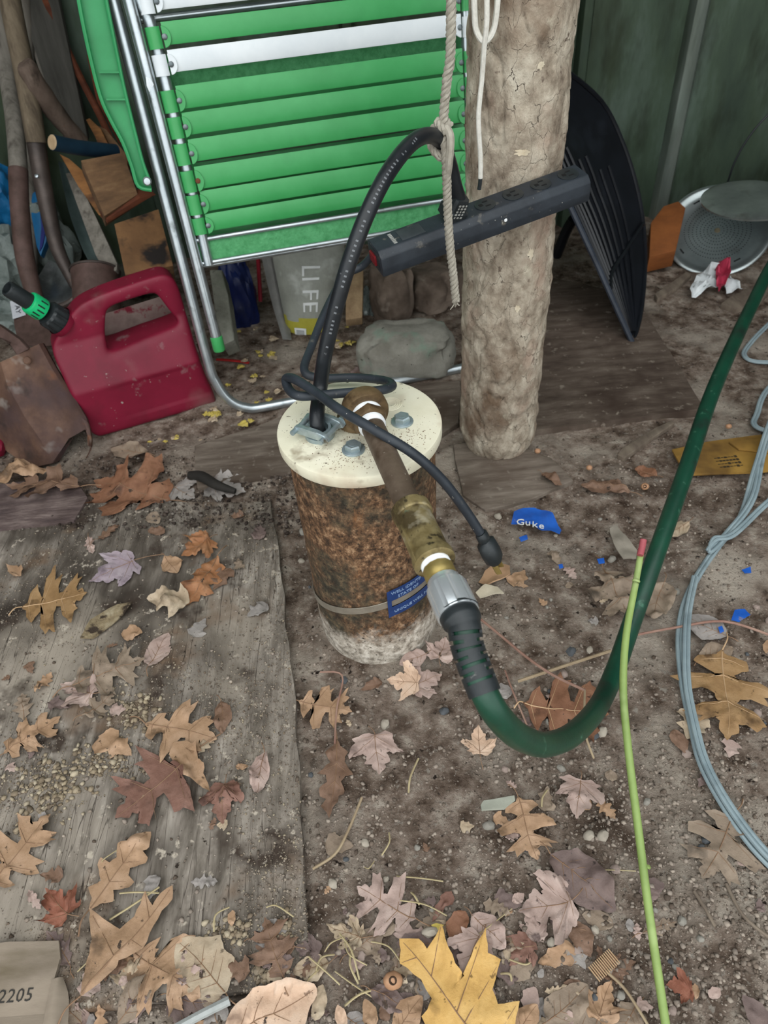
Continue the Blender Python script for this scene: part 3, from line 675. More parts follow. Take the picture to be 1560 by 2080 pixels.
# ------------------------------------------------------------------ ropes
m_rope = M('grey_braided_rope', [(.3, '8e877a'), (.7, 'aaa497')], 120, .9, 0, .5, 500, .001)
m_cordw = M('white_braided_cord', [(.3, 'cfcbc0'), (.7, 'e6e3da')], 200, .85, 0, .6, 600, .0012)
def twisted(bm, pts, r, strands=3, pitch=.018, seg=6, n=10):
    P = catmull(pts, n); T = [(P[min(i+1, len(P)-1)]-P[max(i-1, 0)]).normalized() for i in range(len(P))]
    D_ = [0]
    for a, b in zip(P, P[1:]): D_.append(D_[-1]+(b-a).length)
    step = pitch/7; k = max(4, int(D_[-1]/step)); Q = []; j = 0
    for i in range(k+1):
        s = D_[-1]*i/k
        while j < len(P)-2 and D_[j+1] < s: j += 1
        t = (s-D_[j])/max(1e-9, D_[j+1]-D_[j]); Q.append((P[j].lerp(P[j+1], t), T[j], s))
    x = frame(Q[0][1])[0]; fr = []
    for p, t, s in Q: x = (x-t*x.dot(t)).normalized(); fr.append((p, x.copy(), t.cross(x), s))
    for q in range(strands):
        tube(bm, [p+(X*math.cos(2*math.pi*(s/pitch+q/strands))+Y*math.sin(2*math.pi*(s/pitch+q/strands)))*(r*.5) for p, X, Y, s in fr], r*.56, seg, 1, smooth=False)
KN = D(901, 256, .775); rope = thing('hanging_rope', 'grey frayed rope knotted round the black pump cable', 'rope', V(925, 612, .20))
bm = new(); twisted(bm, [KN+Vector((.02, .06, 1.33)), KN+Vector((.012, .03, .60)), KN+Vector((.008, .015, .3)), V(916, 60, KN.y), V(908, 160, KN.y), KN+Vector((0, 0, .004)), V(906, 320, KN.y-.012), V(909, 420, .198), V(914, 500, .198), V(921, 560, .20), V(926, 612, .20)], .0054); part('line', bm, m_rope, rope)
bm = new(); kn = [KN+Vector((math.cos(a)*.0065, math.sin(a)*.0065-.002, .010*math.sin(a*.5)-.002*k)) for k, a in enumerate(np.linspace(0, 11, 12))]
twisted(bm, kn, .0050, n=6); part('knot', bm, m_rope, rope)
bm = new(); cc = PC[10].lerp(PC[9], .2); ct = (PC[10]-PC[9]).normalized(); cxn, cyn, _ = frame(ct)
twisted(bm, [cc+(cxn*math.cos(a)+cyn*math.sin(a))*.0125+Vector((0, 0, .006*math.cos(a))) for a in np.linspace(0, 6.6, 14)], .0046, n=6); part('loop', bm, m_rope, rope)
bm = new(); tube(bm, [KN+Vector((.002, -.006, .0)), V(915, 280, KN.y-.014), V(912, 330, KN.y-.016), V(908, 360, .195)], .0045, 8, 6); part('strand', bm, m_rope, rope)
q = V(926, 612, .20); bm = new(); r_ = random.Random(2)
for k in range(16): tube(bm, [q+Vector((r_.uniform(-.004, .004), r_.uniform(-.004, .004), .002)), q+Vector((r_.uniform(-.009, .009), r_.uniform(-.007, .007), -r_.uniform(.003, .009)))], .0006, 4)
part('frayed_end', bm, m_rope, rope)
YF = .298
wc = thing('white_cord', 'thin white braided cord looped and hanging against the log post', 'cord', V(972, 385, YF))
bm = new(); tube(bm, [V(962, -60, YF), V(964, 20, YF), V(968, 62, YF), V(984, 84, YF-.004), V(1002, 62, YF), V(1010, 10, YF), V(1012, -60, YF)], .0034, 8, 8); tube(bm, [V(962, -58, YF), Vector((.200, YF+.012, 1.5))], .0034, 8); tube(bm, [V(1012, -58, YF), Vector((.208, YF+.012, 1.5))], .0034, 8); part('loop', bm, m_cordw, wc)
bm = new(); tube(bm, [V(988, -60, YF-.006), V(989, 40, YF-.009), V(984, 92, YF-.006), V(979, 160, YF), V(972, 240, YF), V(976, 320, YF), V(976, 362, YF)], .0030, 8, 8); tube(bm, [V(988, -58, YF-.006), Vector((.204, YF+.006, 1.5))], .0030, 8); part('tail', bm, m_cordw, wc)
bm = new(); tube(bm, [V(976, 360, YF), V(975, 372, YF), V(973, 385, YF)], .0026, 8, 3); part('tip', bm, m_blk, wc, label='black plastic cord tip')
# ------------------------------------------------------------------ folded lawn chair
m_grn = M('green_vinyl_strap', [(.3, '369550'), (.7, '44a35e')], 12, .38, 0, .12, 90, .0012, spots=[('2f8448', 6, .55, .8)], coat=.1)
m_grnt = M('textured_green_vinyl', [(.3, '37874d'), (.7, '5cab72')], 90, .45, 0, .9, 120, .003)
m_wht = M('white_vinyl_strap', [(.3, 'd3dade'), (.7, 'e4e9eb')], 12, .4, 0, .12, 90, .001)
m_tube = M('dull_aluminium_tube', [(.3, 'a9b2b6'), (.7, 'c3cacd')], 30, .3, .85, .1, 200, .0006, spots=[('787d7d', 30, .60, .75)])
m_arm = M('green_plastic_arm', [(.3, '23824a'), (.7, '38965e')], 10, .45, 0, .1, spots=[('2f7f52', 7, .5, .8)])
m_riv = M('rivet_steel', ['5f676a', '7c8486'], 40, .4, .7, 0)
m_rivr = M('rusted_rivet', ['5b3322', '75452c'], 60, .8, .1, 0)
ya, le = math.radians(11), math.radians(11)
CU = Vector((math.cos(ya), math.sin(ya), 0)); CV = Vector((-math.sin(ya)*math.sin(le), math.cos(ya)*math.sin(le), math.cos(le))); CN = CU.cross(CV)
if CN.y > 0: CN = -CN
CO = G(480, 838, .0095)
def CH(u, v, n=0): return CO+CU*u+CV*v+CN*n
def cuv(px, py, off=0):
    p = PL(px, py, CO+CN*off, CN)-CO; return p.dot(CU), p.dot(CV)
chair = thing('folding_chair', 'folded aluminium lawn chair with green and white straps behind the well', 'chair', CO-Vector((0, 0, .0095)))
bm = new(); tube(bm, [CH(-.036, 1.05), CH(-.032, .7), CH(-.030, .35), CH(-.029, .12), CH(-.024, .07), CH(-.008, .030), CH(.022, .006), CH(.07, 0), CH(.28, 0), CH(.47, 0), CH(.52, .006), CH(.55, .03), CH(.566, .07), CH(.57, .12), CH(.57, .5), CH(.575, 1.05)], .0095, 14, 6); part('leg_frame', bm, m_tube, chair)
u0, v0 = cuv(443, 700, .022); ut, vt = cuv(262, 0, .022)
bm = new(); tube(bm, [CH(ut+(ut-u0)*.5, vt+(vt-v0)*.5, .022), CH(ut, vt, .022), CH(u0, v0, .022)], .0092, 14, 4); fr2 = part('seat_frame', bm, m_tube, chair)
dd = (CH(u0, v0, .022)-CH(ut, vt, .022)).normalized()
bm = new(); lathe(bm, [(.0098, -.016), (.0112, -.015), (.0112, .010), (.010, .012), (0, .012)], 20, CH(u0, v0, .022), dd); part('foot_cap', bm, m_grn, chair, label='bright green plastic tube cap')
bm = new(); tube(bm, [CH(.605, 1.0, .022), CH(.60, .7, .022), CH(.585, .10, .022)], .0092, 14, 4); part('seat_frame', bm, m_tube, chair)
# back frame tubes carrying the straps
UL, UR = .018, .505
bm = new(); tube(bm, [CH(UL-.004, 1.06, .016), CH(UL-.004, .82, .016), CH(UL-.006, .72, .016), CH(.006, .67, .016), CH(UL-.004, .63, .016), CH(UL-.002, .45, .016), CH(UL-.003, .29, .016)], .0088, 14, 6); part('back_frame', bm, m_tube, chair)
bm = new(); tube(bm, [CH(UR+.004, 1.06, .016), CH(UR+.004, .82, .016), CH(UR+.002, .63, .016), CH(UR, .45, .016), CH(UR, .26, .016)], .0088, 14, 6); part('back_frame', bm, m_tube, chair)
def slat(v0, v1, mat, k, ul=UL, ur=UR, n=.027, loops=True, bow=.006, name='strap'):
    b = new(); rows = []
    for i in range(25):
        t = i/24; u = ul+.010+(ur-ul-.020)*t; bb = -bow*math.sin(math.pi*t); rows.append([CH(u, v0, n+bb-.0008), CH(u, v0+.0015, n+bb), CH(u, (v0+v1)/2, n+bb+.0008), CH(u, v1-.0015, n+bb), CH(u, v1, n+bb-.0008)])
    sheet(b, rows, -.0022); s = part(name, b, mat, chair)
    if not loops: return s
    for side, uc in ((1, ul-.003), (-1, ur+.001)):
        b = new(); vm = (v0+v1)/2-.004; hw = (v1-v0)*.48; pr = []
        for i in range(13):                                     # band wrapped round the tube
            a = math.radians(-60+200*i/12) if side > 0 else math.radians(240-200*i/12)
            pr.append((uc-math.cos(a)*.0108*1.0, .016+math.sin(a)*.0115))
        sheet(b, [[CH(u, vm-hw+2*hw*j/4, n2) for j in range(5)] for u, n2 in pr], .0018); part('strap_loop', b, mat, s)
        b = new(); ct = (uc+side*.010, vm); out = []            # rounded riveted tab
        for i in range(15):
            a = math.radians(-90+180*i/14); out.append(CH(ct[0]+side*(.002+.012*math.cos(a)), ct[1]+hw*math.sin(a), n+.0012))
        prism(b, out, CN*.0022, .0006, seg=1); part('strap_end', b, mat, s)
        b = new(); lathe(b, [(.0042, 0), (.0040, .0012), (.0025, .002), (0, .0022)], 14, CH(ct[0]+side*.0045, ct[1], n+.0034), CN); part('rivet', b, m_rivr if (k == 6 and side > 0) else m_riv, s)
    return s
R0 = [(322, 45, 94), (344, 101, 148), (353, 175, 224), (371, 229, 276), (385, 283, 330), (394, 339, 386), (409, 388, 431), (418, 435, 471)]
vv = []
for k, (x, ya_, yb_) in enumerate(R0):
    va = cuv(x, ya_, .027)[1]; vb = cuv(x, yb_, .027)[1]; vv.append((vb, va)); slat(vb, va, m_wht if k == 1 else m_grn, k+1)
slat(cuv(310, 22, .027)[1], cuv(310, -28, .027)[1], m_wht, 0); vt_ = cuv(300, -38, .027)[1]; k = 9
while vt_ < 1.0:
    slat(vt_, vt_+.037, m_grn, k); vt_ += .0425; k += 1
bm = new(); tube(bm, [CH(-.036, 1.05), CH(-.02, 1.075), CH(.02, 1.085), CH(.27, 1.085), CH(.52, 1.085), CH(.56, 1.075), CH(.575, 1.05)], .0095, 14, 4); part('top_bar', bm, m_tube, chair)
# textured vinyl cross bars with aluminium edging: seat edge below, seat panel seen behind
def vbar(va, vb, n, mat, ul, ur):
    b = new(); box(b, CH((ul+ur)/2, (va+vb)/2, n), ((ur-ul)/2, (vb-va)/2, .002), (CU, CV, CN), .001); return part('vinyl_band', b, mat, chair)
def abar(v, n, r, ul, ur, name='edge_bar'):
    b = new(); tube(b, [CH(ul, v, n), CH((ul+ur)/2, v, n), CH(ur, v, n)], r, 10, 2); return part(name, b, m_tube, chair)
vb_, va_ = cuv(400, 533, .014)[1], cuv(400, 493, .014)[1]
vbar(vb_, va_, .012, m_grnt, .004, .52); abar(va_+.004, .016, .0042, .0, .52); abar(vb_-.003, .016, .0040, .0, .52); abar(vb_-.012, -.008, .0045, .004, .54)
vbar(vv[2][1]-.004, vv[1][0]+.004, -.012, m_grnt, .01, .52)
for k in range(6): vbar(.30+.052*k, .343+.052*k, -.03, m_grn, .02, .52)
abar(cuv(310, 38, -.01)[1], -.005, .0055, .0, .53)
# arm rest: ribbed green channel along the left leg
AR = [(158, -40), (160, 0), (180, 100), (204, 195), (226, 245), (250, 290), (268, 338), (281, 378), (308, 386), (303, 365), (290, 330), (277, 280), (262, 220), (246, 150), (214, -10), (208, -40)]
no = .028
P = [PL(x, y, CO+CN*no, CN) for x, y in AR]
bm = new(); prism(bm, [p-CN*.012 for p in P], CN*.004, .001); arm = part('arm_rest', bm, m_arm, chair)
bm = new(); tube(bm, P[:9], .0032, 8, 4); part('rim', bm, m_arm, arm)
bm = new(); tube(bm, P[9:], .0028, 8, 4); part('rim', bm, m_arm, arm)
for a, c in (((202, 147), (246, 147)), ((216, 202), (258, 202))):
    bm = new(); q0_, q1_ = PL(*a, CO+CN*no, CN), PL(*c, CO+CN*no, CN); box(bm, (q0_+q1_)/2-CN*.005, ((q1_-q0_).length/2, .0012, .006), ((q1_-q0_).normalized(), CV, CN)); part('web', bm, m_arm, arm)
bm = new(); lathe(bm, [(0, 0), (.007, 0), (.007, .002), (.005, .004), (0, .0045)], 14, PL(299, 368, CO+CN*(no+.002), CN), CN); part('screw', bm, m_tube, arm)
bm = new(); prism(bm, [PL(x, y, CO+CN*.028, CN) for x, y in ((296, 155), (305, 158), (313, 172), (304, 188), (298, 175))], CN*.003, .0008); part('clip', bm, m_wht, chair)

# ------------------------------------------------------------------ red fuel can
m_red = M('faded_red_plastic', [(.3, '690e26'), (.7, '7e1631')], 9, .5, 0, .2, 60, .0015, spots=[('5c1624', 8, .54, .75), ('7d5a58', 6, .56, .80), ('85696a', 26, .62, .78), ('9b8a84', 90, .68, .74)], spec=.35)
gA, gB = G(197, 893), G(443, 820); gu = (gB-gA).normalized(); gn = Vector((gu.y, -gu.x, 0)); GO = gA
def gcan(px, py, off=0): return PL(px, py, GO-gn*off, gn)-GO
outer = [(203, 892), (320, 858), (432, 824), (440, 812), (420, 765), (405, 722), (391, 676), (374, 620), (361, 580), (348, 564), (330, 560), (306, 566), (260, 581), (212, 598), (180, 612), (156, 628), (135, 655), (112, 694), (108, 715), (114, 738), (130, 775), (160, 838), (182, 880)]
hole = [(216, 634), (230, 622), (270, 608), (310, 597), (322, 602), (345, 632), (364, 656), (356, 668), (300, 690), (230, 719), (219, 706), (214, 670)]
TH = .125
cu = bpy.data.curves.new('can', 'CURVE'); cu.dimensions = '2D'; cu.fill_mode = 'BOTH'; cu.extrude = .05; cu.bevel_depth = .012; cu.bevel_resolution = 3
def shrink(v, t): return (v[0], v[1])
def ht(py_guess): return 0
for pts in (outer, hole):
    sp = cu.splines.new('POLY'); Q = []
    for x, y in pts:
        q = gcan(x, y, 0.0); z = q.z; off = TH*.30*max(0, min(1, (z-.12)/.10)); q = gcan(x, y, off); Q.append((q.dot(gu), q.z))
    Q = [(p.x, p.y) for p in catmull([Vector((a, b, 0)) for a, b in Q+[Q[0]]], 3)[:-1]]
    sp.points.add(len(Q)-1); sp.use_cyclic_u = True
    for i, (a, b) in enumerate(Q): sp.points[i].co = (a, b, 0, 1)
ob = bpy.data.objects.new('can', cu); COL.objects.link(ob); cu.offset = -.012
dg = bpy.context.evaluated_depsgraph_get(); me = bpy.data.meshes.new_from_object(ob.evaluated_get(dg)); bm = new(); bm.from_mesh(me); COL.objects.unlink(ob); bpy.data.objects.remove(ob)
bm = evaluated(bm, [('REMESH', dict(mode='VOXEL', voxel_size=.004)), ('SMOOTH', dict(factor=.5, iterations=6))])
for v in bm.verts:
    u, z, t = v.co.x, v.co.y, v.co.z
    k = 1.0 - .58*max(0, min(1, (z-.105)/.085)); k = k if z > .105 else 1
    off = TH/2 - t*k*(TH/2/.062)
    if .03 < z < .10 and abs(t) > .05: off += .002*math.copysign(1, t)*max(0, math.cos((u-.16)*14))
    v.co = GO + gu*u - gn*off + Vector((0, 0, max(0, z)))
can = thing('fuel_can', 'red plastic fuel can with a black spout and bright green ring', 'fuel can', GO+gu*.15-gn*TH/2)
part('can_body', bm, m_red, can, 180)
bm = new(); q_ = [gcan(222, 716, .0), gcan(366, 660, .0)]
ua, ub = gcan(205, 720).dot(gu), gcan(395, 668).dot(gu)
bm = new(); rows = []
for i in range(13):
    t = i/12; u = ua+(ub-ua)*t; rows.append([])
    for j in range(9):
        w_ = j/8; zz = .102+.075*w_; rows[-1].append(GO+gu*u-gn*(.030+w_*.125)+Vector((0, 0, zz+.010*(t-.5))))
sheet(bm, rows, -.02); part('shoulder', bm, M('dust_covered_red', [(.3, '6d5450'), (.7, '8f7d76')], 16, .85, 0, .3, spots=[('6d1226', 20, .60, .66), ('55423d', 9, .55, .7)]), can, 60)
m_grnc = M('bright_green_collar', ['12b06a', '1fc27a'], 30, .4, 0, .05)
offc = TH*.42
s0 = GO+gcan(128, 656, offc); s1 = PL(14, 585, GO-gn*(offc-.02), gn); sdv = (s1-s0).normalized(); SLn = (s1-s0).length
bm = new(); lathe(bm, [(0, -.004), (.026, -.004), (.027, .0), (.027, .008)], 28, s0, sdv); part('neck', bm, m_red, can)
bm = new(); rings = []; xs_, ys_, _ = frame(sdv)
for h, r_ in ((.004, .024), (.006, .0255), (.030, .0245), (.034, .021), (.036, .016)):
    rings.append([bm.verts.new(s0+sdv*h+(xs_*math.cos(2*math.pi*j/48)+ys_*math.sin(2*math.pi*j/48))*(r_*(1-(.07 if j % 4 < 2 and .005 < h < .031 else 0)))) for j in range(48)])
for i in range(len(rings)-1):
    for j in range(48): bm.faces.new((rings[i][j], rings[i][(j+1) % 48], rings[i+1][(j+1) % 48], rings[i+1][j]))
bm.faces.new(rings[-1]); part('spout_cap', bm, m_blk, can, 25)
bm = new(); lathe(bm, [(.015, SLn*.38), (.0195, SLn*.39), (.0200, SLn*.42), (.0198, SLn*.60), (.0185, SLn*.625), (.014, SLn*.63)], 28, s0, sdv); grn = part('spout_ring', bm, m_grnc, can, label='bright green spout ring')
bm = new()
for k, a in enumerate((-.5, -.3, -.1, .1, .35)):
    vw = (CAM-s0); vw = (vw-sdv*vw.dot(sdv)).normalized(); sd_ = sdv.cross(vw); rd = vw*math.cos(a*2)+sd_*math.sin(a*2)
    box(bm, s0+sdv*(SLn*(.48+.03*(k % 2)))+rd*.0197, (.0008, .0012, SLn*.06), (rd, sdv.cross(rd), sdv))
part('grip_marks', bm, m_blk, grn)
bm = new(); lathe(bm, [(.0135, SLn*.55), (.0145, SLn*.62), (.0140, SLn*.97), (.0125, SLn), (.010, SLn), (.010, SLn*.9), (0, SLn*.9)], 28, s0, sdv); part('spout', bm, m_blk, can)

# ------------------------------------------------------------------ rusty spade in front of the can
m_rust = M('rusty_steel_blade', [(.25, '33241d'), (.45, '553d31'), (.65, '735746'), (.85, '95816f')], 12, .75, .15, .5, 90, .0015, spots=[('a39c94', 9, .56, .66), ('8f5a30', 10, .62, .72), ('4a3a3c', 5, .5, .7), ('2e2420', 12, .58, .7)])
m_rusth = M('brown_rusted_tube', [(.3, '44332c'), (.7, '66504a')], 30, .7, .15, .4, 120, .001)
spd = thing('rusty_spade', 'rusty steel spade blade lying at the left edge before the fuel can', 'spade', G(105, 945))
c0_ = [(-70, 742, 1.34), (-58, 800, 1.35), (-25, 865, 1.36), (15, 915, 1.37)]; c1_ = [(4, 736, 1.285), (18, 784, 1.29), (55, 850, 1.30), (84, 893, 1.315)]
c2_ = [(48, 714, 1.29), (72, 760, 1.295), (108, 826, 1.305), (134, 862, 1.32)]; c3_ = [(78, 699, 1.30), (104, 748, 1.31), (140, 808, 1.325), (166, 848, 1.335)]; c4_ = [(88, 700, 1.325), (113, 746, 1.335), (150, 806, 1.35), (177, 852, 1.355)]
gr = [[D(*c0_[k]), D(*c1_[k]), D(*c2_[k]), D(*c3_[k]), D(*c4_[k])] for k in range(4)] + [[G(62, 952, .004), G(107, 940, .006), G(140, 890, .045), G(172, 872, .05), G(184, 884, .03)]]
gr = [[r[0].lerp(r[1], t) for t in (0, .5)]+[r[1].lerp(r[2], t) for t in (0, .5)]+[r[2].lerp(r[3], t) for t in (0, .5)]+[r[3], r[3].lerp(r[4], .5)+Vector((.004, -.004, .004)), r[4]] for r in gr]
bm = new(); sheet(bm, gr, .0025); rough(bm, .0015, 40, 2, 1); part('blade', bm, m_rust, spd, 30)
bm = new(); sheet(bm, [[G(107, 940, .006), G(122, 918, .022)], [G(120, 936, .004), G(146, 890, .03)]], .002); part('torn_tip', bm, m_rust, spd)
rr2 = [[D(166, 848, 1.335), D(178, 860, 1.34), D(184, 880, 1.35)], [G(176, 876, .045), G(184, 890, .035), G(186, 905, .02)], [G(178, 905, .03), G(184, 912, .018), G(174, 930, .002)]]
bm = new(); sheet(bm, smoothgrid(rr2, 3), .002); part('rolled_edge', bm, m_rust, spd, 60)
bm = new(); prism(bm, [D(33, 722, 1.285), D(58, 709, 1.285), D(40, 690, 1.30), D(0, 662, 1.33), D(-60, 630, 1.38), D(-60, 660, 1.38), D(0, 684, 1.33), D(18, 696, 1.30)], Vector((0, .012, -.006)), .002); part('socket', bm, m_rusth, spd)
bm = new(); lathe(bm, [(.0075, 0), (.006, .002), (0, .003)], 14, D(55, 732, 1.284), -FW); part('rivet', bm, m_rust, spd)
bm = new(); rock(bm, G(-8, 905, .02), (.02, .03, .022), 3, .2, seed=4); solo('red_lump', bm, m_red, 'small red plastic piece at the left edge beside the rusty spade', 'plastic piece')

# ------------------------------------------------------------------ long-handled tools at the far left
m_hand = M('weathered_ash_handle', [(.3, '54483a'), (.55, '6f6250'), (.8, '857866')], 10, .85, 0, .5, 50, .0015, stretch=(5, 5, .5), spots=[('463b2f', 9, .52, .7)])
m_handg = M('silvery_grey_handle', [(.3, '5f5a52'), (.7, '8b857b')], 10, .85, 0, .5, 50, .0015, stretch=(5, 5, .5), spots=[('4d473f', 9, .55, .7)])
m_steel = M('dark_worn_steel', [(.3, '3a3330'), (.6, '564c47'), (.8, '6b625c')], 18, .5, .4, .3, spots=[('6a4632', 12, .58, .72)])
m_shine = M('scoured_steel', [(.3, '3c3d3e'), (.5, '6d6f70'), (.8, 'c9cccc')], 8, .35, .7, .2)
sh = thing('shovel', 'long-handled shovel leaning at the left, worn brown handle in a dark steel socket', 'shovel', D(112, 618, 1.62))
bm = new(); tube(bm, [D(-8, -160, 1.36), D(20, 0, 1.40), D(50, 150, 1.45), D(74, 290, 1.50)], [.0205, .0205, .0205, .020], 16, 6); part('handle', bm, m_hand, sh)
bm = new(); tube(bm, [D(72, 282, 1.50), D(92, 400, 1.545), D(115, 500, 1.585), D(142, 560, 1.605), D(150, 585, 1.61)], [.0195, .018, .016, .013, .006], 14, 6); part('socket', bm, m_steel, sh)
bm = new(); lathe(bm, [(0, 0), (.005, 0), (.004, .003), (0, .004)], 10, D(75, 358, 1.5), -FW); part('rivet', bm, m_tube, sh)
gr = [[D(80, 560, 1.66), D(100, 530, 1.69), D(128, 545, 1.66)], [D(72, 590, 1.63), D(108, 575, 1.67), D(150, 572, 1.62)], [D(78, 612, 1.61), D(115, 606, 1.62), D(152, 598, 1.60)], [D(90, 624, 1.605), D(120, 622, 1.605), D(150, 612, 1.60)]]
bm = new(); sheet(bm, smoothgrid(gr, 4), .002); part('blade', bm, m_shine, sh, 60)
bm = new(); tube(bm, [D(78, 612, 1.60), D(115, 622, 1.60), D(150, 606, 1.59), D(160, 575, 1.60), D(150, 540, 1.62)], .006, 8, 5); part('rolled_edge', bm, m_steel, sh)
s2 = thing('shovel', 'shovel with a silvery grey handle at the far left edge behind the fuel can spout', 'shovel', D(75, 640, 1.60))
bm = new(); tube(bm, [D(4, -60, 1.62), D(12, 120, 1.60), D(30, 250, 1.58), D(38, 352, 1.56)], [.019]*4, 16, 6); part('handle', bm, m_handg, s2)
bm = new(); tube(bm, [D(37, 345, 1.56), D(40, 420, 1.56), D(50, 520, 1.57), D(70, 600, 1.58), D(84, 640, 1.59)], [.0205, .020, .020, .018, .014], 16, 6); part('socket', bm, m_rusth, s2)
gr = [[D(30, 615, 1.62), D(75, 610, 1.60), D(110, 625, 1.60)], [D(30, 660, 1.60), D(80, 665, 1.585), D(120, 665, 1.585)], [D(40, 700, 1.575), D(85, 705, 1.56), D(120, 700, 1.56)]]
bm = new(); sheet(bm, smoothgrid(gr, 4), .002); part('blade', bm, m_rusth, s2, 60)
bm = new(); tube(bm, [D(36, -120, 1.70), D(44, 0, 1.70), D(50, 60, 1.70), D(52, 120, 1.70), D(56, 300, 1.72), D(60, 560, 1.76)], .0195, 14, 6); solo('tool_handle', bm, m_handg, 'pale grey tool handle upright behind the brown shovel handle', 'tool handle')
bm = new(); tube(bm, [D(48, 128, 1.42), D(56, 140, 1.43), D(85, 190, 1.47), D(125, 245, 1.53), D(165, 290, 1.58)], [.013, .0205, .0215, .020, .019], 16, 6)
for v in bm.verts: v.co += (v.co-D(85, 190, 1.47))*0 + Vector((1, 1, 1))*(.0018*noise.noise(v.co*40))
solo('knotty_branch', bm, M('brown_knotty_wood', [(.3, '4a3c33'), (.55, '6a5a4f'), (.8, '84766c')], 14, .85, 0, .6, 60, .002, stretch=(2, 2, 1), spots=[('7d4a2c', 14, .62, .72), ('33281f', 16, .56, .7)]), 'short knotty branch with a rounded end across the shovel handles', 'branch')
m_dkb = M('dark_grey_board', [(.3, '35342f'), (.7, '56544e')], 8, .9, 0, .5, 40, .002, stretch=(5, 5, .6))
m_redb = M('reddish_brown_wood', [(.3, '4b2618'), (.6, '6e3b24'), (.85, '8a5436')], 12, .8, 0, .4, 60, .0015, stretch=(1, 1, 3))
m_tan = M('tan_split_wood', [(.3, '6b4526'), (.6, '9a6a3c'), (.85, 'b98a58')], 12, .8, 0, .5, 60, .002, stretch=(1, 1, 3), spots=[('4a2f1d', 9, .58, .72)])
m_brnb = M('brown_stained_board', [(.3, '4f3a28'), (.55, '75583d'), (.8, '977a58')], 12, .85, 0, .5, 50, .002, stretch=(1, 1, 4), spots=[('3a2b20', 6, .54, .68)])
m_blkst = M('timber_with_black_stain', [(.3, '5a3f28'), (.55, '7d5b3b'), (.8, '99744c')], 8, .85, 0, .5, 50, .002, spots=[('231d1a', 11, .50, .60)])
def pboard(name, px, dep, th, mat, label, cat='board', bev=.0015, back=None):
    """board given by four or more photo points with depths, pushed back along the view-independent normal of its face"""
    P = [D(x, y, d) for (x, y), d in zip(px, dep)]
    n = (P[1]-P[0]).cross(P[2]-P[0]).normalized()
    if n.dot(CAM-P[0]) > 0: n = -n
    c = sum(P, Vector())/len(P); P = [p-n*(p-c).dot(n) for p in P]
    b = new(); prism(b, P, n*th, bev); return solo(name, b, mat, label, cat)
pboard('board', [(48, -40), (110, -40), (178, 280), (168, 300), (130, 280), (60, 60)], [1.72, 1.72, 1.70, 1.70, 1.70, 1.72], .018, m_dkb, 'dark grey plank leaning on the green wall behind the shovel handles')
pboard('board', [(52, 60), (68, 55), (118, 200), (100, 205)], [1.68, 1.68, 1.67, 1.67], .01, m_handg, 'narrow pale lath leaning beside the dark grey plank')
bm = new(); tube(bm, [D(84, -20, 1.78), D(150, 130, 1.72), D(205, 240, 1.68), D(245, 330, 1.64)], .008, 8, 6); solo('rusty_rod', bm, m_redb, 'thin reddish brown rod leaning left of the green chair arm', 'rod')
bm = new(); tube(bm, [D(106, 289, 1.44), D(160, 300, 1.49), D(235, 308, 1.56)], .0150, 18, 4)
st_ = thing('painted_stake', 'dark teal painted round stake with a pale cut end', 'stake', D(160, 315, 1.49)); part('shaft', bm, M('dark_teal_paint', [(.3, '10283a'), (.7, '1c3a4c')], 20, .55, 0, .3), st_)
q = D(106, 289, 1.44); dq = (q-D(160, 300, 1.49)).normalized(); bm = new(); lathe(bm, [(.0146, 0), (.0130, .0015), (0, .002)], 18, q, dq); part('cut_end', bm, M('pale_end_grain', ['a88d6c', 'c2a987'], 60, .8, 0, .3), st_, label='pale cut wood end')
pboard('wood_offcut', [(174, 243), (182, 240), (205, 262), (222, 298), (228, 318), (208, 314), (192, 275)], [1.62]*7, .02, m_tan, 'orange tan split wood piece standing above the teal stake', 'wood offcut')
pboard('wood_offcut', [(198, 255), (215, 262), (262, 320), (255, 345), (232, 330), (214, 290)], [1.64]*6, .02, m_brnb, 'brown splintered wood strip beside the orange tan piece', 'wood offcut')
pboard('wood_offcut', [(176, 112), (190, 110), (240, 215), (262, 310), (240, 290), (196, 205)], [1.75]*6, .02, m_redb, 'dark red-brown board scrap hidden behind the green chair arm', 'wood offcut')
pboard('wood_offcut', [(120, 312), (140, 322), (172, 350), (212, 440), (200, 436), (160, 380)], [1.56]*6, .018, m_tan, 'narrow orange brown strip left of the brown board end', 'wood offcut')
pboard('wood_block', [(164, 326), (250, 310), (280, 395), (212, 438)], [1.47, 1.50, 1.50, 1.47], .045, m_brnb, 'brown board end with a lighter top edge leaning beside the fuel can', 'wood block')
pboard('wood_block', [(212, 438), (280, 395), (312, 390), (300, 420), (225, 462)], [1.485, 1.50, 1.52, 1.50, 1.485], .03, m_redb, 'reddish brown timber strip under the brown board end', 'wood block')
pboard('wood_block', [(232, 455), (322, 425), (352, 540), (254, 557)], [1.50, 1.53, 1.50, 1.47], .06, m_blkst, 'tan timber block with a black stain behind the fuel can', 'wood block')
pboard('board', [(133, 352), (152, 348), (238, 535), (236, 548), (212, 552), (196, 520)], [1.60, 1.60, 1.56, 1.555, 1.555, 1.57], .016, m_handg, 'pale grey weathered lath standing in the rusty can')
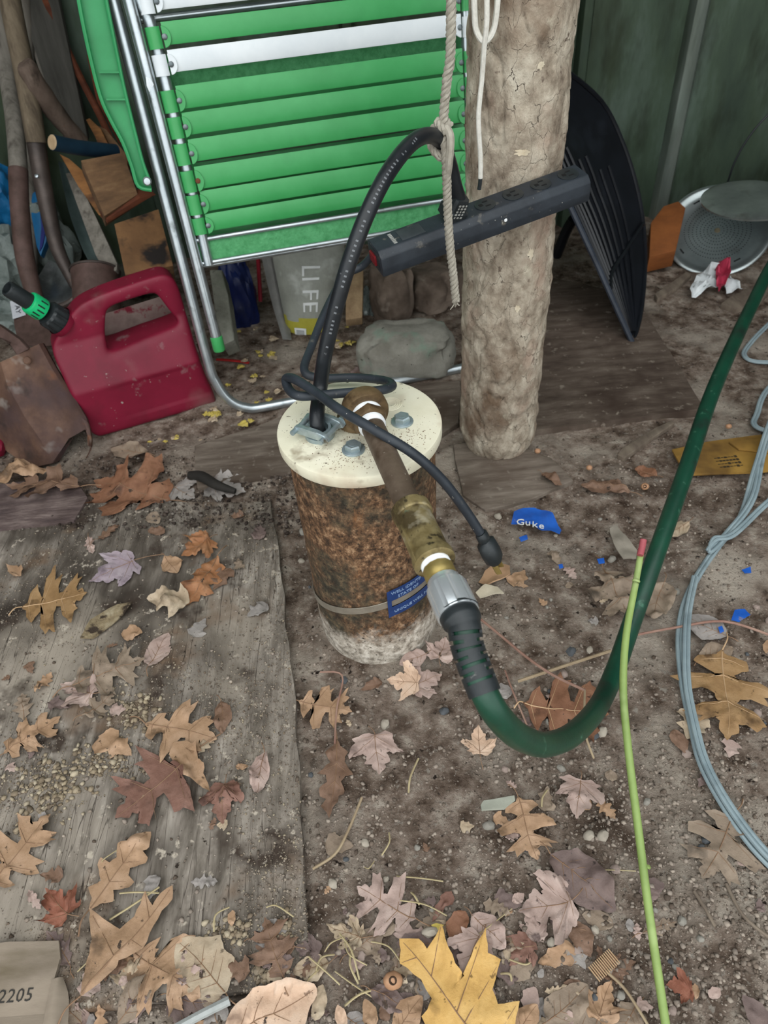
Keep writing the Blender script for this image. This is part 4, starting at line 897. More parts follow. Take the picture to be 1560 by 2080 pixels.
# rusty can with a slanted rim
rc = thing('rusty_can', 'rusty open metal can with a grey lath in it behind the fuel can', 'can', D(205, 640, 1.56))
bm = new(); o_ = D(200, 655, 1.565); dq = (D(190, 500, 1.58)-o_).normalized(); lathe(bm, [(.046, 0), (.050, .02), (.050, .10), (.0515, .115), (.0525, .118), (.049, .116), (.048, .02), (0, .012)], 32, o_, dq); part('shell', bm, m_rusth, rc)
bm = new(); tube(bm, [o_+dq*.117+(frame(dq)[0]*math.cos(a)+frame(dq)[1]*math.sin(a))*.052 for a in np.linspace(0, 2*math.pi, 25)], .0028, 8, 1, smooth=False); part('rim', bm, m_steel, rc)
gr = [[D(118, 330, 1.66), D(128, 330, 1.67), D(140, 335, 1.66)], [D(140, 430, 1.64), D(160, 430, 1.65), D(180, 425, 1.64)], [D(165, 500, 1.62), D(185, 505, 1.63), D(205, 495, 1.62)], [D(185, 540, 1.61), D(205, 545, 1.61), D(220, 540, 1.61)]]
bm = new(); sheet(bm, smoothgrid(gr, 4), .002); solo('bent_sheet', bm, M('teal_grey_metal', [(.3, '3a4846'), (.7, '5c6b69')], 10, .45, .5, .2), 'curved teal grey metal strip behind the pale grey lath', 'metal strip', ang=60)
# plastic bags at the left edge
m_bagc = M('clear_dusty_plastic', [(.3, '55605c'), (.7, '8a938e')], 14, .25, 0, .8, 40, .006, alpha=None, spots=[('c3c9c5', 26, .62, .7)], spec=.6)
m_blue = M('blue_plastic_film', [(.3, '0f4f7d'), (.7, '1c74a8')], 9, .35, 0, .6, 40, .004)
def bag(name, c, rad, mat, label, seed, amp=.35, rot=0, cat='plastic bag', fr=2.5):
    b = new(); rock(b, c, rad, 4, amp, fr, seed, rot, flatb=None); return solo(name, b, mat, label, cat, ang=30)
bag('plastic_bag', D(5, 560, 1.75), (.075, .06, .12), m_bagc, 'crumpled clear plastic bag at the left edge behind the shovel sockets', 3)
bag('plastic_bag', D(100, 500, 1.82), (.06, .05, .12), m_bagc, 'greyish clear plastic bag between the two shovel sockets', 9)
bag('plastic_bag', D(2, 400, 1.72), (.045, .05, .085), m_blue, 'bright blue plastic bag at the far left edge', 5, .25)
bag('plastic_bag', D(25, 640, 1.66), (.06, .05, .05), m_bagc, 'small clear plastic bag below the blue one', 12)
pkg = thing('printed_package', 'blue and yellow printed package between the shovel sockets', 'package', D(82, 520, 1.74))
P = [D(x, y, 1.73) for x, y in ((60, 398), (74, 386), (86, 410), (96, 450), (94, 490), (82, 520), (74, 500), (64, 440))]
bm = new(); prism(bm, P, FW*.02, .002); part('wrapper', bm, m_blue, pkg)
P = [D(x, y, 1.727) for x, y in ((60, 416), (76, 418), (80, 428), (62, 426))]; bm = new(); prism(bm, P, FW*.004); part('yellow_print', bm, M('yellow_print', ['a79a1c', 'b8aa2a'], 30, .5, 0, 0), pkg)
P = [D(x, y, 1.727) for x, y in ((80, 420), (88, 420), (95, 455), (86, 500), (80, 510), (84, 460))]; bm = new(); prism(bm, P, FW*.004); part('navy_print', bm, M('navy_print', ['0b1460', '131d78'], 30, .5, 0, 0), pkg)
lb = thing('paper_label', 'small pale paper label with dark letters below the black spout', 'label', D(32, 645, 1.60))
q = [D(20, 612, 1.60), D(48, 607, 1.60), D(52, 640, 1.595), D(26, 648, 1.595)]; bm = new(); prism(bm, q, FW*.001); part('paper', bm, M('pale_label_paper', ['a9abb0', 'bfc1c6'], 60, .7, 0, .1), lb)
ex = (q[1]-q[0]).normalized(); ey = (q[0]-q[3]).normalized(); en = ex.cross(ey)
if en.dot(CAM-q[0]) < 0: en = -en
bm = text_mesh('AY', .016, lambda x, y, h: q[3]+ey*(.030-x)+ex*(.010+y)+en*(.0012+h), .0002); part('lettering', bm, M('dark_print', ['2a2a30', '33333a'], 60, .7, 0, 0), lb, recalc=False)

# ------------------------------------------------------------------ things behind the foot of the chair
m_conc = M('mossy_concrete', [(.3, '59594f'), (.55, '7b7b70'), (.8, '94948a')], 14, .95, 0, .8, 70, .004, spots=[('56604a', 6, .55, .7), ('3f3f38', 60, .62, .7)])
m_stone = M('grey_field_stone', [(.3, '6a675e'), (.55, '8a877d'), (.8, 'a3a096')], 12, .95, 0, .8, 60, .003, spots=[('6f8a78', 9, .58, .72), ('5b554b', 8, .55, .7), ('3d3a34', 80, .66, .70)])
m_stoneb = M('brown_field_stone', [(.3, '5a4d42'), (.55, '7d6e62'), (.8, '96887b')], 10, .95, 0, .8, 60, .003, spots=[('4a3e34', 7, .55, .7), ('a3978a', 9, .62, .75)])
bm = new(); c = G(826, 712, .045); rock(bm, c, (.096, .060, .050), 4, .16, 1.7, 3, math.radians(-4), flatb=-.004, box_=.45); rough(bm, .004, 22, 3); solo('stone_block', bm, m_stone, 'flat grey stone block with a greenish front lying before the chair tube', 'stone')
bm = new(); c = G(870, 640, 0); rock(bm, V(872, 585, c.y+.05), (.062, .06, .05), 4, .22, 1.8, 8, .2, box_=.2); rough(bm, .003, 25, 4); solo('stone', bm, m_stoneb, 'rounded brown stone resting beneath the power strip', 'stone')
bm = new(); rock(bm, V(795, 598, .86), (.045, .05, .075), 4, .2, 1.8, 11, .5, box_=.25); rough(bm, .003, 25, 5); solo('stone', bm, m_stoneb, 'upright grey-brown stone left of the rounded brown stone', 'stone')
bm = new(); rock(bm, V(925, 610, .96), (.06, .04, .07), 3, .2, 1.8, 15, .5, box_=.25); solo('stone', bm, m_stoneb, 'dark stone wedged behind the log post', 'stone')
pboard('concrete_slab', [(425, 548), (452, 548), (463, 600), (476, 690), (452, 702), (438, 640)], [1.50, 1.50, 1.49, 1.47, 1.47, 1.48], .06, m_conc, 'upright mossy concrete slab left of the dark blue bag', 'concrete slab', .004)
bm = new(); rock(bm, V(270, 566, 1.05), (.07, .05, .03), 3, .2, 2, 6, .1, box_=.4); solo('concrete_lump', bm, m_conc, 'pale concrete lump under the black-stained timber block', 'concrete lump')
bag('plastic_bag', V(487, 610, .93), (.04, .04, .115), M('dark_navy_film', [(.3, '0d1638'), (.7, '18265a')], 12, .35, 0, .6, 40, .003), 'dark navy blue bag beside the upright concrete slab', 21, .25)
bm = new(); tube(bm, [V(524, 520, .98), V(527, 575, .97), V(529, 612, .96)], .005, 8, 4); solo('red_stick', bm, M('dull_red_plastic', ['7c1422', '94202e'], 30, .5, 0, .1), 'thin red stick standing behind the chair left of the grey bag', 'stick')
bm = new(); tube(bm, [G(440, 730, .006), G(480, 733, .006), G(505, 737, .006)], .004, 8, 4, ellip=(.5, 1)); solo('red_strip', bm, M('bright_red_plastic', ['a01e1e', 'b52a28'], 30, .5, 0, .1), 'bright red plastic strip on the soil beside the green tube cap', 'strip')
# printed soil bag
m_bag = M('silver_grey_bag_film', [(.3, '85877e'), (.7, 'a4a69c')], 12, .4, 0, .5, 40, .004, spots=[('c6c8c2', 9, .58, .72)])
m_bagy = M('yellow_green_bag_film', [(.3, '9a9430'), (.7, 'b8b04a')], 12, .4, 0, .5, 40, .004)
m_bagw = M('white_bag_print', ['d2d4d2', 'e2e4e2'], 60, .5, 0, 0)
YB = .86; BL = V(553, 505, YB+.10); bx0 = G(590, 690); 
def bagpt(u, v, n=0):                                            # u 0..1 across, v 0..1 up, slightly leaning back
    a = V(586, 688, YB); b_ = V(668, 694, YB); c_ = V(545, 480, YB+.06); d_ = V(705, 470, YB+.06)
    lo = a.lerp(b_, u); hi = c_.lerp(d_, u); bul = .035*(max(0, math.sin(math.pi*u))**.6)*(.35+.65*math.sin(math.pi*min(1, v*.9+.08)))
    return lo.lerp(hi, v)+Vector((0, -1, .25)).normalized()*(bul+n)+Vector((0, 0, .004*noise.noise(Vector((u*4, v*6, 2)))))
lf = thing('soil_bag', 'silver and yellow plastic soil bag with white letters standing behind the chair', 'bag', V(627, 692, YB))
bm = new(); rows = [[bagpt(i/16, j/24) for j in range(25)] for i in range(17)]; sheet(bm, rows, 0)
bk = [[bagpt(i/16, j/24)*1.0+Vector((0, .05*math.sin(math.pi*i/16)+.001, 0))+Vector((0, 2*.035*(max(0, math.sin(math.pi*i/16))**.6)*.5, 0)) for j in range(25)] for i in range(17)]; sheet(bm, bk, 0)
bm.faces.ensure_lookup_table()
zlo = V(627, 640, YB).z
for f in bm.faces:
    c = f.calc_center_median(); f.material_index = 1 if c.z < zlo + .012*noise.noise(c*30) else 0
o = part('bag_film', bm, [m_bag, m_bagy], lf, 180)
for ch, v0 in (('L', .755), ('I', .645), ('F', .535), ('E', .42)):
    bm = text_mesh(ch, .038, lambda x, y, h, v0=v0: bagpt(.42+y/.098, v0-x/.165, .002+h), .0003); part('lettering', bm, m_bagw, lf, recalc=False)
bm = new(); sheet(bm, [[bagpt(.20+.26*i/4, .02+.12*j/4, .0015) for j in range(5)] for i in range(5)], .0004); bc = part('barcode_panel', bm, m_bagw, lf)
bm = new()
for k in range(7): sheet(bm, [[bagpt(.24+.18*i/2, .035+.0125*k+.005*j, .0030) for j in range(2)] for i in range(3)], .0002)
part('barcode_bars', bm, M('barcode_grey', ['55585a', '666a6c'], 30, .6, 0, 0), bc)
gr = [[V(532, 520, .95), V(548, 515, .93), V(566, 510, .95)], [V(545, 580, .92), V(560, 585, .90), V(575, 585, .92)], [V(560, 640, .89), V(572, 645, .88), V(585, 650, .89)], [G(575, 690, .01), G(584, 690, .012), G(592, 690, .01)]]
bm = new(); sheet(bm, smoothgrid(gr, 4), .0015); solo('folded_sheet', bm, M('grey_paper_sack', [(.3, '6b6a66'), (.7, '8f8e8a')], 14, .8, 0, .5), 'grey folded paper sack beside the silver and yellow bag', 'paper sack', ang=50)
pboard('stake', [(702, 545), (738, 545), (736, 645), (702, 650)], [1.56, 1.56, 1.53, 1.53], .03, m_tan if False else M('weathered_tan_stake', [(.3, '7a6248'), (.7, 'a48b6a')], 10, .85, 0, .5, 40, .002, stretch=(5, 5, .6)), 'short tan wooden stake standing right of the silver and yellow bag', 'stake', .003)
bag('plastic_bag', V(752, 625, .93), (.02, .03, .05), m_bagc, 'scrap of clear plastic between the tan stake and the stones', 31)
# ------------------------------------------------------------------ right side: scoop, pans, bucket
m_scoop = M('black_polythene', [(.3, '0d0f13'), (.7, '171a20')], 14, .42, 0, .15, spots=[('22262d', 8, .58, .75)])
sT = G(1283, 695, .008); sE = V(1128, 345, .80); sO = V(1305, 430, 1.0); snr = (sE-sT).cross(sO-sT).normalized()
if snr.dot(CAM-sT) < 0: snr = -snr
LE = [(1283, 695), (1252, 628), (1222, 560), (1192, 495), (1163, 432), (1130, 360), (1105, 300), (1080, 240)]
OE = [(1287, 690), (1300, 640), (1308, 570), (1309, 490), (1297, 400), (1268, 300), (1220, 205), (1130, 130)]
Lc = catmull([PL(x, y, sT, snr) for x, y in LE], 5); Oc = catmull([PL(x, y, sT, snr) for x, y in OE], 5)
def sc(i, c, n=0):
    s = i/(len(Lc)-1); return Lc[i].lerp(Oc[i], c)-snr*(.035*math.sin(math.pi*c)*min(1, s*1.6)-n)
scp = thing('plastic_scoop', 'large black ribbed plastic scoop standing behind the log post', 'scoop', sT)
bm = new(); sheet(bm, [[sc(i, j/14) for j in range(15)] for i in range(len(Lc))], .003); part('shell', bm, m_scoop, scp, 60)
for k in range(9):
    c = .10+.088*k; i1 = len(Lc)-1-int(3+k*.9); bm = new(); tube(bm, [sc(i, c, .003) for i in range(2, i1, 2)], .0042, 6, 2); part('rib', bm, m_scoop, scp)
bm = new(); tube(bm, [sc(i, 0, .001) for i in range(0, len(Lc), 2)], .006, 8, 2); part('edge', bm, M('edge_catch_light', ['2a2f38', '3b414b'], 30, .4, 0, .1), scp, label='straight edge, greyed for its catch light')  # catch light along the straight edge painted as a lighter grey
bm = new(); tube(bm, [sc(i, 1, .001) for i in range(0, len(Lc), 2)], .005, 8, 2); part('rim', bm, m_scoop, scp)
bm = new(); tube(bm, [sc(8, .02, .006), sc(11, .35, .006), sc(14, .70, .006), sc(17, .97, .006)], .005, 6, 4); part('cross_rib', bm, m_scoop, scp)
bm = new(); tube(bm, [V(1165, 445, .98), V(1150, 470, 1.0), V(1130, 520, 1.02)], .012, 8, 4); 
solo('black_handle', bm, m_scoop, 'short black plastic handle behind the power strip end', 'handle')

m_pan = M('brushed_aluminium_pan', [(.3, '8c9596'), (.7, 'b4bcbc')], 10, .32, .85, .2, 160, .0006, spots=[('6f6a60', 8, .58, .74)])
m_hole = M('dark_perforation', ['1a1c1c', '222424'], 10, .9, 0, 0)
pc = D(1457, 468, 1.755); pn = Vector((-.26, -.52, .81)).normalized()
pan = thing('perforated_pan', 'round perforated aluminium pan tilted against the orange-brown wood block', 'pan', G(1450, 556))
bm = new(); lathe(bm, [(r*1.09, h) for r, h in [(0, 0), (.092, 0), (.100, .002), (.106, .006), (.112, .006), (.1145, .004), (.1145, .001), (.108, .002), (.094, -.003), (0, -.003)]], 64, pc, pn); part('disc', bm, m_pan, pan)
x_, y_, _ = frame(pn); bm = new()
for k, r in enumerate((.015, .023, .031, .039, .048, .057, .066, .076)):
    n_ = int(2*math.pi*r/.0062)
    for j in range(n_):
        a = 2*math.pi*j/n_+k; q = pc+pn*.0004+(x_*math.cos(a)+y_*math.sin(a))*r; lathe(bm, [(.0013, 0), (0, .0001)], 6, q, pn)
for a in (.7, 2.3, 3.9, 5.4):
    rd = x_*math.cos(a)+y_*math.sin(a); box(bm, pc+rd*.095+pn*.0006, (.0018, .008, .0004), (rd, pn.cross(rd), pn))
o = part('perforations', bm, m_hole, pan, recalc=False); o['kind'] = 'stuff'
bm = new(); lathe(bm, [(.007, 0), (.006, .002), (0, .0025)], 16, pc+pn*.0003, pn); part('centre_rivet', bm, M('brown_spot', ['7d745f', '958c76'], 60, .6, .3, 0), pan)
l2 = D(1526, 402, 1.66); ln_ = Vector((-.06, -.03, .99)).normalized()
lid = thing('pan_lid', 'shallow aluminium lid lying on top of the perforated pan', 'lid', l2-Vector((0, 0, .02)))
bm = new(); lathe(bm, [(r*1.05, h) for r, h in [(0, -.001), (.088, -.001), (.098, -.006), (.102, -.008), (.1045, -.006), (.1045, -.003), (.101, -.0015), (.097, .0), (.088, .003), (.06, .0035), (0, .0035)]], 64, l2, ln_); part('lid_disc', bm, M('dull_grey_lid', [(.3, '8a908e'), (.7, 'b5bbb8')], 10, .3, .8, .2, spots=[('5c5a4c', 8, .55, .72)]), lid)
bc_ = Vector((1.31, 1.20, 0)); bk_ = thing('bucket', 'black plastic bucket with a wire handle at the right edge', 'bucket', bc_)
bm = new(); lathe(bm, [(0, 0), (.115, 0), (.13, .02), (.152, .30), (.158, .30), (.158, .315), (.15, .315), (.147, .30), (.12, .02), (0, .015)], 48, bc_); part('bucket_body', bm, m_scoop, bk_)
bm = new(); tube(bm, [V(1466, 392, 1.17), V(1478, 370, 1.17), V(1492, 330, 1.17), V(1520, 280, 1.17), V(1562, 232, 1.17), V(1600, 215, 1.18)], .0022, 6, 6); part('wire_handle', bm, m_scoop, bk_)
pboard('wood_block', [(1322, 452), (1348, 418), (1378, 408), (1392, 425), (1372, 512), (1320, 516)], [1.76, 1.78, 1.78, 1.77, 1.71, 1.70], .05, M('orange_brown_wood', [(.3, '6a3a18'), (.6, '8d5327'), (.85, 'a86a38')], 10, .75, 0, .4, 60, .0015, stretch=(1, 1, 3)), 'small orange-brown wood block against the green wall', 'wood block', .003)

# ------------------------------------------------------------------ litter on the right
m_paper = M('crumpled_white_paper', [(.3, 'c9ced0'), (.7, 'e2e6e7')], 30, .7, 0, .4, 90, .002)
m_pred = M('red_printed_paper', ['a52a44', 'bf3d57'], 40, .6, 0, .2)
def crumple(px0, px1, py0, py1, nx, ny, z0, amp, seed, mask=None):
    rows = []
    for i in range(nx+1):
        rows.append([])
        for j in range(ny+1):
            p = G(px0+(px1-px0)*i/nx, py0+(py1-py0)*j/ny, z0); rows[-1].append(p+Vector((0, 0, amp*abs(noise.noise(Vector((i*.55, j*.6, seed))))+.5*amp*noise.noise(Vector((i*1.3, j*1.3, seed))))))
    return rows
lt = thing('paper_wrapper', 'crumpled white wrapper with a red patch in front of the pan', 'paper', G(1450, 600))
def poly_sheet(px, z, amp, seed, th=.0008, n=6):
    """irregular crumpled sheet from a photo outline, fan-subdivided"""
    P = [G(x, y, z) for x, y in px]; c = sum(P, Vector())/len(P); b = new(); R = []
    D_ = []
    for i, p in enumerate(P):
        q = P[(i+1) % len(P)]
        for k in range(3): D_.append(p.lerp(q, k/3))
    for k in range(n):
        t = k/n; R.append([b.verts.new(p.lerp(c, t)+Vector((0, 0, amp*(.6+noise.noise(p.lerp(c, t)*45+Vector((seed, 0, 0))))))) for p in D_])
    cc = b.verts.new(c+Vector((0, 0, amp*(.6+noise.noise(c*45+Vector((seed, 0, 0))))))); m_ = len(D_)
    for k in range(n-1):
        for i in range(m_): b.faces.new((R[k][i], R[k][(i+1) % m_], R[k+1][(i+1) % m_], R[k+1][i]))
    for i in range(m_): b.faces.new((R[-1][i], R[-1][(i+1) % m_], cc))
    return evaluated(b, [('SOLIDIFY', dict(thickness=th, offset=-1))])
part('white_paper', poly_sheet([(1398, 600), (1412, 572), (1440, 552), (1462, 556), (1462, 592), (1430, 604), (1403, 611)], .016, .026, 1), m_paper, lt, 25)
part('white_paper', poly_sheet([(1470, 588), (1482, 565), (1500, 580), (1506, 592), (1475, 598)], .010, .014, 2), m_paper, lt, 25)
part('red_print', poly_sheet([(1448, 560), (1458, 543), (1472, 548), (1480, 570), (1470, 590), (1458, 600), (1450, 588)], .022, .030, 3), m_pred, lt, 25, label='crumpled red printed part')
m_chip = M('bark_chip', [(.3, '5d5046'), (.7, '857869')], 20, .9, 0, .6, 80, .002, stretch=(3, 1, 1))
def chip(px, z, th, mat, name, label, cat='wood chip', group=None):
    b = new(); prism(b, [G(x, y, z) for x, y in px], (0, 0, th), min(th*.3, .0015)); rough(b, th*.2, 60, px[0][0]); return solo(name, b, mat, label, cat, group)
chip([(1328, 606), (1350, 592), (1392, 560), (1402, 566), (1375, 592), (1334, 616)], 0, .012, m_chip, 'bark_chip', 'long grey bark chip on the soil left of the white wrapper')
chip([(1462, 628), (1480, 615), (1540, 588), (1565, 596), (1540, 625), (1492, 640)], 0, .014, m_chip, 'bark_chip', 'wide grey wood chip right of the white wrapper')
chip([(1252, 932), (1262, 918), (1330, 878), (1362, 862), (1368, 868), (1320, 900), (1266, 940)], 0, .010, m_chip, 'bark_chip', 'grey stick-like chip between the brown board and the cardboard')
m_card = M('brown_wet_cardboard', [(.3, '7a5a26'), (.6, '9c7836'), (.85, 'b38f4c')], 9, .8, 0, .3, 60, .001, spots=[('5d431c', 7, .54, .7)])
cb = thing('cardboard_piece', 'flat golden brown cardboard piece with black print at the right edge', 'cardboard', G(1460, 930))
bm = new(); cpx = [(1364, 916), (1440, 900), (1530, 888), (1620, 880), (1640, 950), (1540, 962), (1470, 964), (1392, 968)]; prism(bm, [G(x, y, .012) for x, y in cpx], (0, 0, .004), .0008); part('board', bm, m_card, cb)
bm = new(); prism(bm, [G(x, y, .017) for x, y in ((1480, 900), (1620, 884), (1640, 930), (1500, 915))], (0, 0, .003), .0008); part('flap', bm, m_card, cb)
bm = new(); ea = (G(1510, 950, .0164)-G(1460, 955, .0164)).normalized(); eb = Vector((-ea.y, ea.x, 0)); q = G(1462, 952, .0162)
rnd = random.Random(8)
for i in range(4):
    for j in range(7): box(bm, q+ea*(.004+.0058*j)+eb*(.003+.008*i)+Vector((0, 0, .0002)), (.0024, rnd.choice((.0008, .0018, .0026)), .0001), (ea, eb, Vector((0, 0, 1))))
part('print', bm, M('black_box_print', ['2b2213', '382d1a'], 30, .8, 0, 0), cb)
# cardboard with number, bottom left
m_card2 = M('grey_tan_cardboard', [(.3, '7d7062'), (.7, '998b7b')], 9, .85, 0, .4, 60, .001, stretch=(1, 3, 1), spots=[('6d614f', 7, .54, .7)])
c2 = thing('cardboard_piece', 'grey tan cardboard with black number lying at the bottom left corner', 'cardboard', G(40, 1990))
bm = new(); prism(bm, [G(x, y, .016) for x, y in ((-90, 1930), (20, 1915), (122, 1912), (126, 1950), (112, 1990), (118, 2035), (100, 2060), (60, 2120), (-90, 2130))], (0, 0, .004), .0008); part('board', bm, m_card2, c2)
bm = new(); sheet(bm, smoothgrid([[G(75, 2140, .021), G(100, 2130, .028), G(135, 2120, .022)], [G(95, 2040, .022), G(110, 2030, .027), G(140, 2030, .020)], [G(105, 1990, .021), G(118, 1985, .024), G(128, 1985, .019)]], 4), .001); part('torn_flap', bm, m_card2, c2)
q = G(-26, 2040, .0202); ex_ = (G(64, 2033, .0202)-q).normalized(); ey_ = Vector((-ex_.y, ex_.x, 0))
bm = text_mesh('52205', .0165, lambda x, y, h: q+ex_*x+ey_*y+Vector((0, 0, .0002+h)), .0002, spacing=1.08); part('lettering', bm, M('black_carton_print', ['2f2c28', '3a3733'], 60, .8, 0, 0), c2, recalc=False)
bm = new(); sheet(bm, [[q+ex_*(.075*i/6)+ey_*(-.012-.004*j)+Vector((0, 0, .0008*j)) for j in range(3)] for i in range(7)], .0008); part('crease', bm, m_card2, c2)
# blue scrap with white letters
m_bsc = M('blue_printed_scrap', ['1b4fa8', '2a66c4'], 30, .4, 0, .2, spots=[('8a7f6c', 60, .64, .72)])
bs = thing('label_scrap', 'torn blue label scrap with white letters lying on the soil', 'label scrap', G(1090, 1062))
part('scrap', poly_sheet([(1038, 1068), (1044, 1042), (1062, 1036), (1085, 1034), (1107, 1040), (1122, 1048), (1140, 1080), (1136, 1090), (1118, 1082), (1100, 1082), (1082, 1070), (1060, 1066)], .008, .006, 5, .0004), m_bsc, bs, 60)
q = G(1046, 1066, .0175); ex_ = (G(1130, 1072, .0175)-q).normalized(); ey_ = Vector((-ex_.y, ex_.x, 0))
for ch, dx, dy in (('G', .0015, .003), ('u', .0155, .003), ('k', .0265, .0), ('e', .037, -.002)):
    bm = text_mesh(ch, .019, lambda x, y, h, dx=dx, dy=dy: (lambda p: Vector((p.x, p.y, .0155+h)))(q+ex_*(x+dx)+ey_*(y+dy)), .0004); part('lettering', bm, m_bagw, bs, recalc=False)
for k, (px, z) in enumerate([([(1484, 1262), (1492, 1240), (1512, 1238), (1524, 1250), (1500, 1266)], .006), ([(1054, 1094), (1070, 1088), (1072, 1098), (1058, 1102)], .006), ([(1134, 1150), (1142, 1148), (1144, 1156), (1136, 1158)], .006), ([(1212, 1138), (1226, 1136), (1228, 1146), (1216, 1148)], .006), ([(1506, 1158), (1524, 1152), (1526, 1164), (1512, 1166)], .006), ([(1458, 1276), (1466, 1272), (1470, 1284), (1462, 1288)], .008)]):
    solo('blue_scrap', poly_sheet(px, z, .003, 6+k, .0004, 3), m_bsc, 'largest plain blue paper scrap on the soil at the right' if k == 0 else 'tiny blue paper scrap lying on the soil', 'paper scrap', None if k == 0 else 'tiny blue scraps on the soil', ang=60)
# soil-stained cap, shells and chips
m_shell = M('pale_bark_flake', [(.3, '8f6f52'), (.7, 'bb9878')], 20, .85, 0, .5, 90, .002)
m_shellw = M('whitish_flake', [(.3, 'a89c86'), (.7, 'cfc5b0')], 20, .85, 0, .5, 90, .002)
solo('bark_flake', poly_sheet([(972, 1186), (985, 1165), (1010, 1150), (1034, 1152), (1036, 1172), (1010, 1188), (990, 1191)], .006, .008, 21, .002), m_shell, 'pinkish tan bark flake under the hanging black plug', 'bark flake', ang=50)
solo('bark_flake', poly_sheet([(966, 1206), (985, 1194), (1010, 1198), (1023, 1210), (1000, 1212), (975, 1216)], .006, .006, 22, .002), m_shellw, 'whitish bark flake just below the pinkish tan one', 'bark flake', ang=50)
solo('bark_flake', poly_sheet([(976, 1640), (982, 1630), (1044, 1620), (1046, 1630), (1024, 1646), (978, 1650)], .006, .003, 23, .003), M('grey_green_chip', ['8d8f82', 'a9aa9c'], 20, .85, 0, .5), 'smooth grey-green wood sliver below the hose bend', 'wood chip', ang=50)
solo('bark_flake', poly_sheet([(1236, 1080), (1250, 1072), (1270, 1095), (1294, 1120), (1290, 1140), (1265, 1140), (1245, 1110)], .006, .006, 24, .002), M('grey_flake', ['7c7468', '978f82'], 20, .85, 0, .5), 'grey bark flake left of the green stem tip', 'bark flake', ang=50)
solo('bark_flake', poly_sheet([(165, 1300), (185, 1262), (240, 1232), (270, 1226), (255, 1250), (215, 1280), (190, 1298)], .016, .004, 25, .002), m_rot, 'crumbly beige wood flake beside the golden brown oak leaf', 'wood chip', ang=50)
# acorn halves and nut shells
m_nut = M('tan_nut_shell', [(.3, '93684a'), (.7, 'c39a78')], 30, .6, 0, .3)
def nut_(px, py, r, z, label, hole=True):
    p = G(px, py, z+r*.7); t = thing('nut_shell', label, 'nut shell', p-Vector((0, 0, r*.8)), 'nut shells' if 'small tan' in label else None); b = new(); rock(b, p, (r, r*.85, r*.85), 3, .08, 2, px); part('shell', b, m_nut, t)
    if hole:
        d = (CAM-p).normalized(); b = new(); lathe(b, [(r*.42, r*.80), (r*.34, r*.93), (r*.28, r*.84), (0, r*.74)], 14, p, d); part('hole_rim', b, M('dark_nut_hole', ['35261c', '4a3626'], 30, .9, 0, 0), t)
nut_(798, 1992, .0095, .004, 'large gnawed nut shell with a dark hole left of the golden leaf'); nut_(1310, 988, .007, .008, 'round tan nut shell with a hole near the cardboard')
for px, py in ((1092, 916), (1480, 866), (1197, 950)): nut_(px, py, .0055, .008, 'small tan nut shell lying on the soil', False)

# ------------------------------------------------------------------ green stem, grey flex, twigs
m_stem = M('fresh_green_stem', [(.3, '748a48'), (.7, '90a65f')], 14, .5, 0, .15, stretch=(1, 1, .3), spots=[('b3c288', 9, .56, .75)])
SP = [D(1306, 1100, .84), D(1292, 1180, .82), D(1272, 1290, .79), D(1266, 1400, .765), D(1276, 1520, .742), D(1296, 1680, .715), D(1318, 1850, .685), D(1352, 2080, .648), G(1366, 2160, .004)]
stm = thing('plant_stem', 'long bright green plant stem rising in front of the hose', 'plant stem', SP[-1])
bm = new(); tube(bm, SP, [.0036, .0037, .0040, .0041, .0041, .0041, .0041, .0041, .0042], 12, 8); part('stalk', bm, m_stem, stm)
bm = new(); tube(bm, [D(1307, 1096, .831), D(1304, 1112, .829), D(1300, 1128, .826)], .0040, 10, 3); part('tip', bm, M('dull_red_stem_tip', ['8d3b42', 'a5545a'], 40, .6, 0, .1), stm, label='dull red cut tip')
for k, (x, y, d) in enumerate(((1292, 1180, .815), (1313, 1760, .747))):
    q = D(x, y, d); bm = new(); lathe(bm, [(.0036, -.002), (.0047, 0), (.0036, .002)], 12, q, (SP[1]-SP[0])); part('node', bm, m_stem, stm)
m_flex = M('grey_blue_flex', [(.3, '76868c'), (.7, '93a2a6')], 20, .45, 0, .1, spots=[('5f6a6e', 14, .58, .75)])
def flex(paths, label):
    t = thing('flat_cable', label, 'cable', paths[0][len(paths[0])//2]-Vector((0, 0, .004)))
    for P in paths:
        b = new()
        for s in (-1, 1):
            Q = []
            for i, p in enumerate(P):
                tn = (P[min(i+1, len(P)-1)]-P[max(i-1, 0)]).normalized(); sd = tn.cross(Vector((0, 0, 1))).normalized(); Q.append(p+sd*(s*.0024))
            tube(b, Q, .0029, 8, 6)
        part('twin_core', b, m_flex, t)
z1 = .006
flex([[G(1640, 740, .06), G(1575, 835, .05), G(1535, 950, .03), G(1505, 1050, .012), G(1462, 1105, z1), G(1420, 1165, z1), G(1390, 1230, z1), G(1380, 1300, z1), G(1388, 1390, z1), G(1405, 1470, z1), G(1425, 1550, z1), G(1470, 1635, z1), G(1530, 1720, z1), G(1600, 1790, z1)]], 'long grey-blue flat cable snaking down the right side over the soil')
flex([[G(1640, 790, .04), G(1560, 895, .035), G(1530, 1010, .025), G(1480, 1080, .016), G(1440, 1120, .014), G(1452, 1095, .02), G(1490, 1085, .018), G(1560, 1020, .02), G(1640, 960, .03)]], 'grey-blue flat cable curling back beside the cardboard')
flex([[G(1412, 1172, .0115), G(1398, 1240, .0125), G(1394, 1310, .012), G(1396, 1390, .011), G(1410, 1465, .012), G(1432, 1545, .012), G(1476, 1628, .012), G(1540, 1715, .012), G(1610, 1785, .012)]], 'second grey-blue flat cable lying along the first one')
flex([[G(1640, 590, .03), G(1560, 660, .02), G(1522, 700, .012), G(1512, 722, .01), G(1540, 735, .008), G(1640, 735, .006)]], 'thin grey cable loop behind the green hose at the right edge')
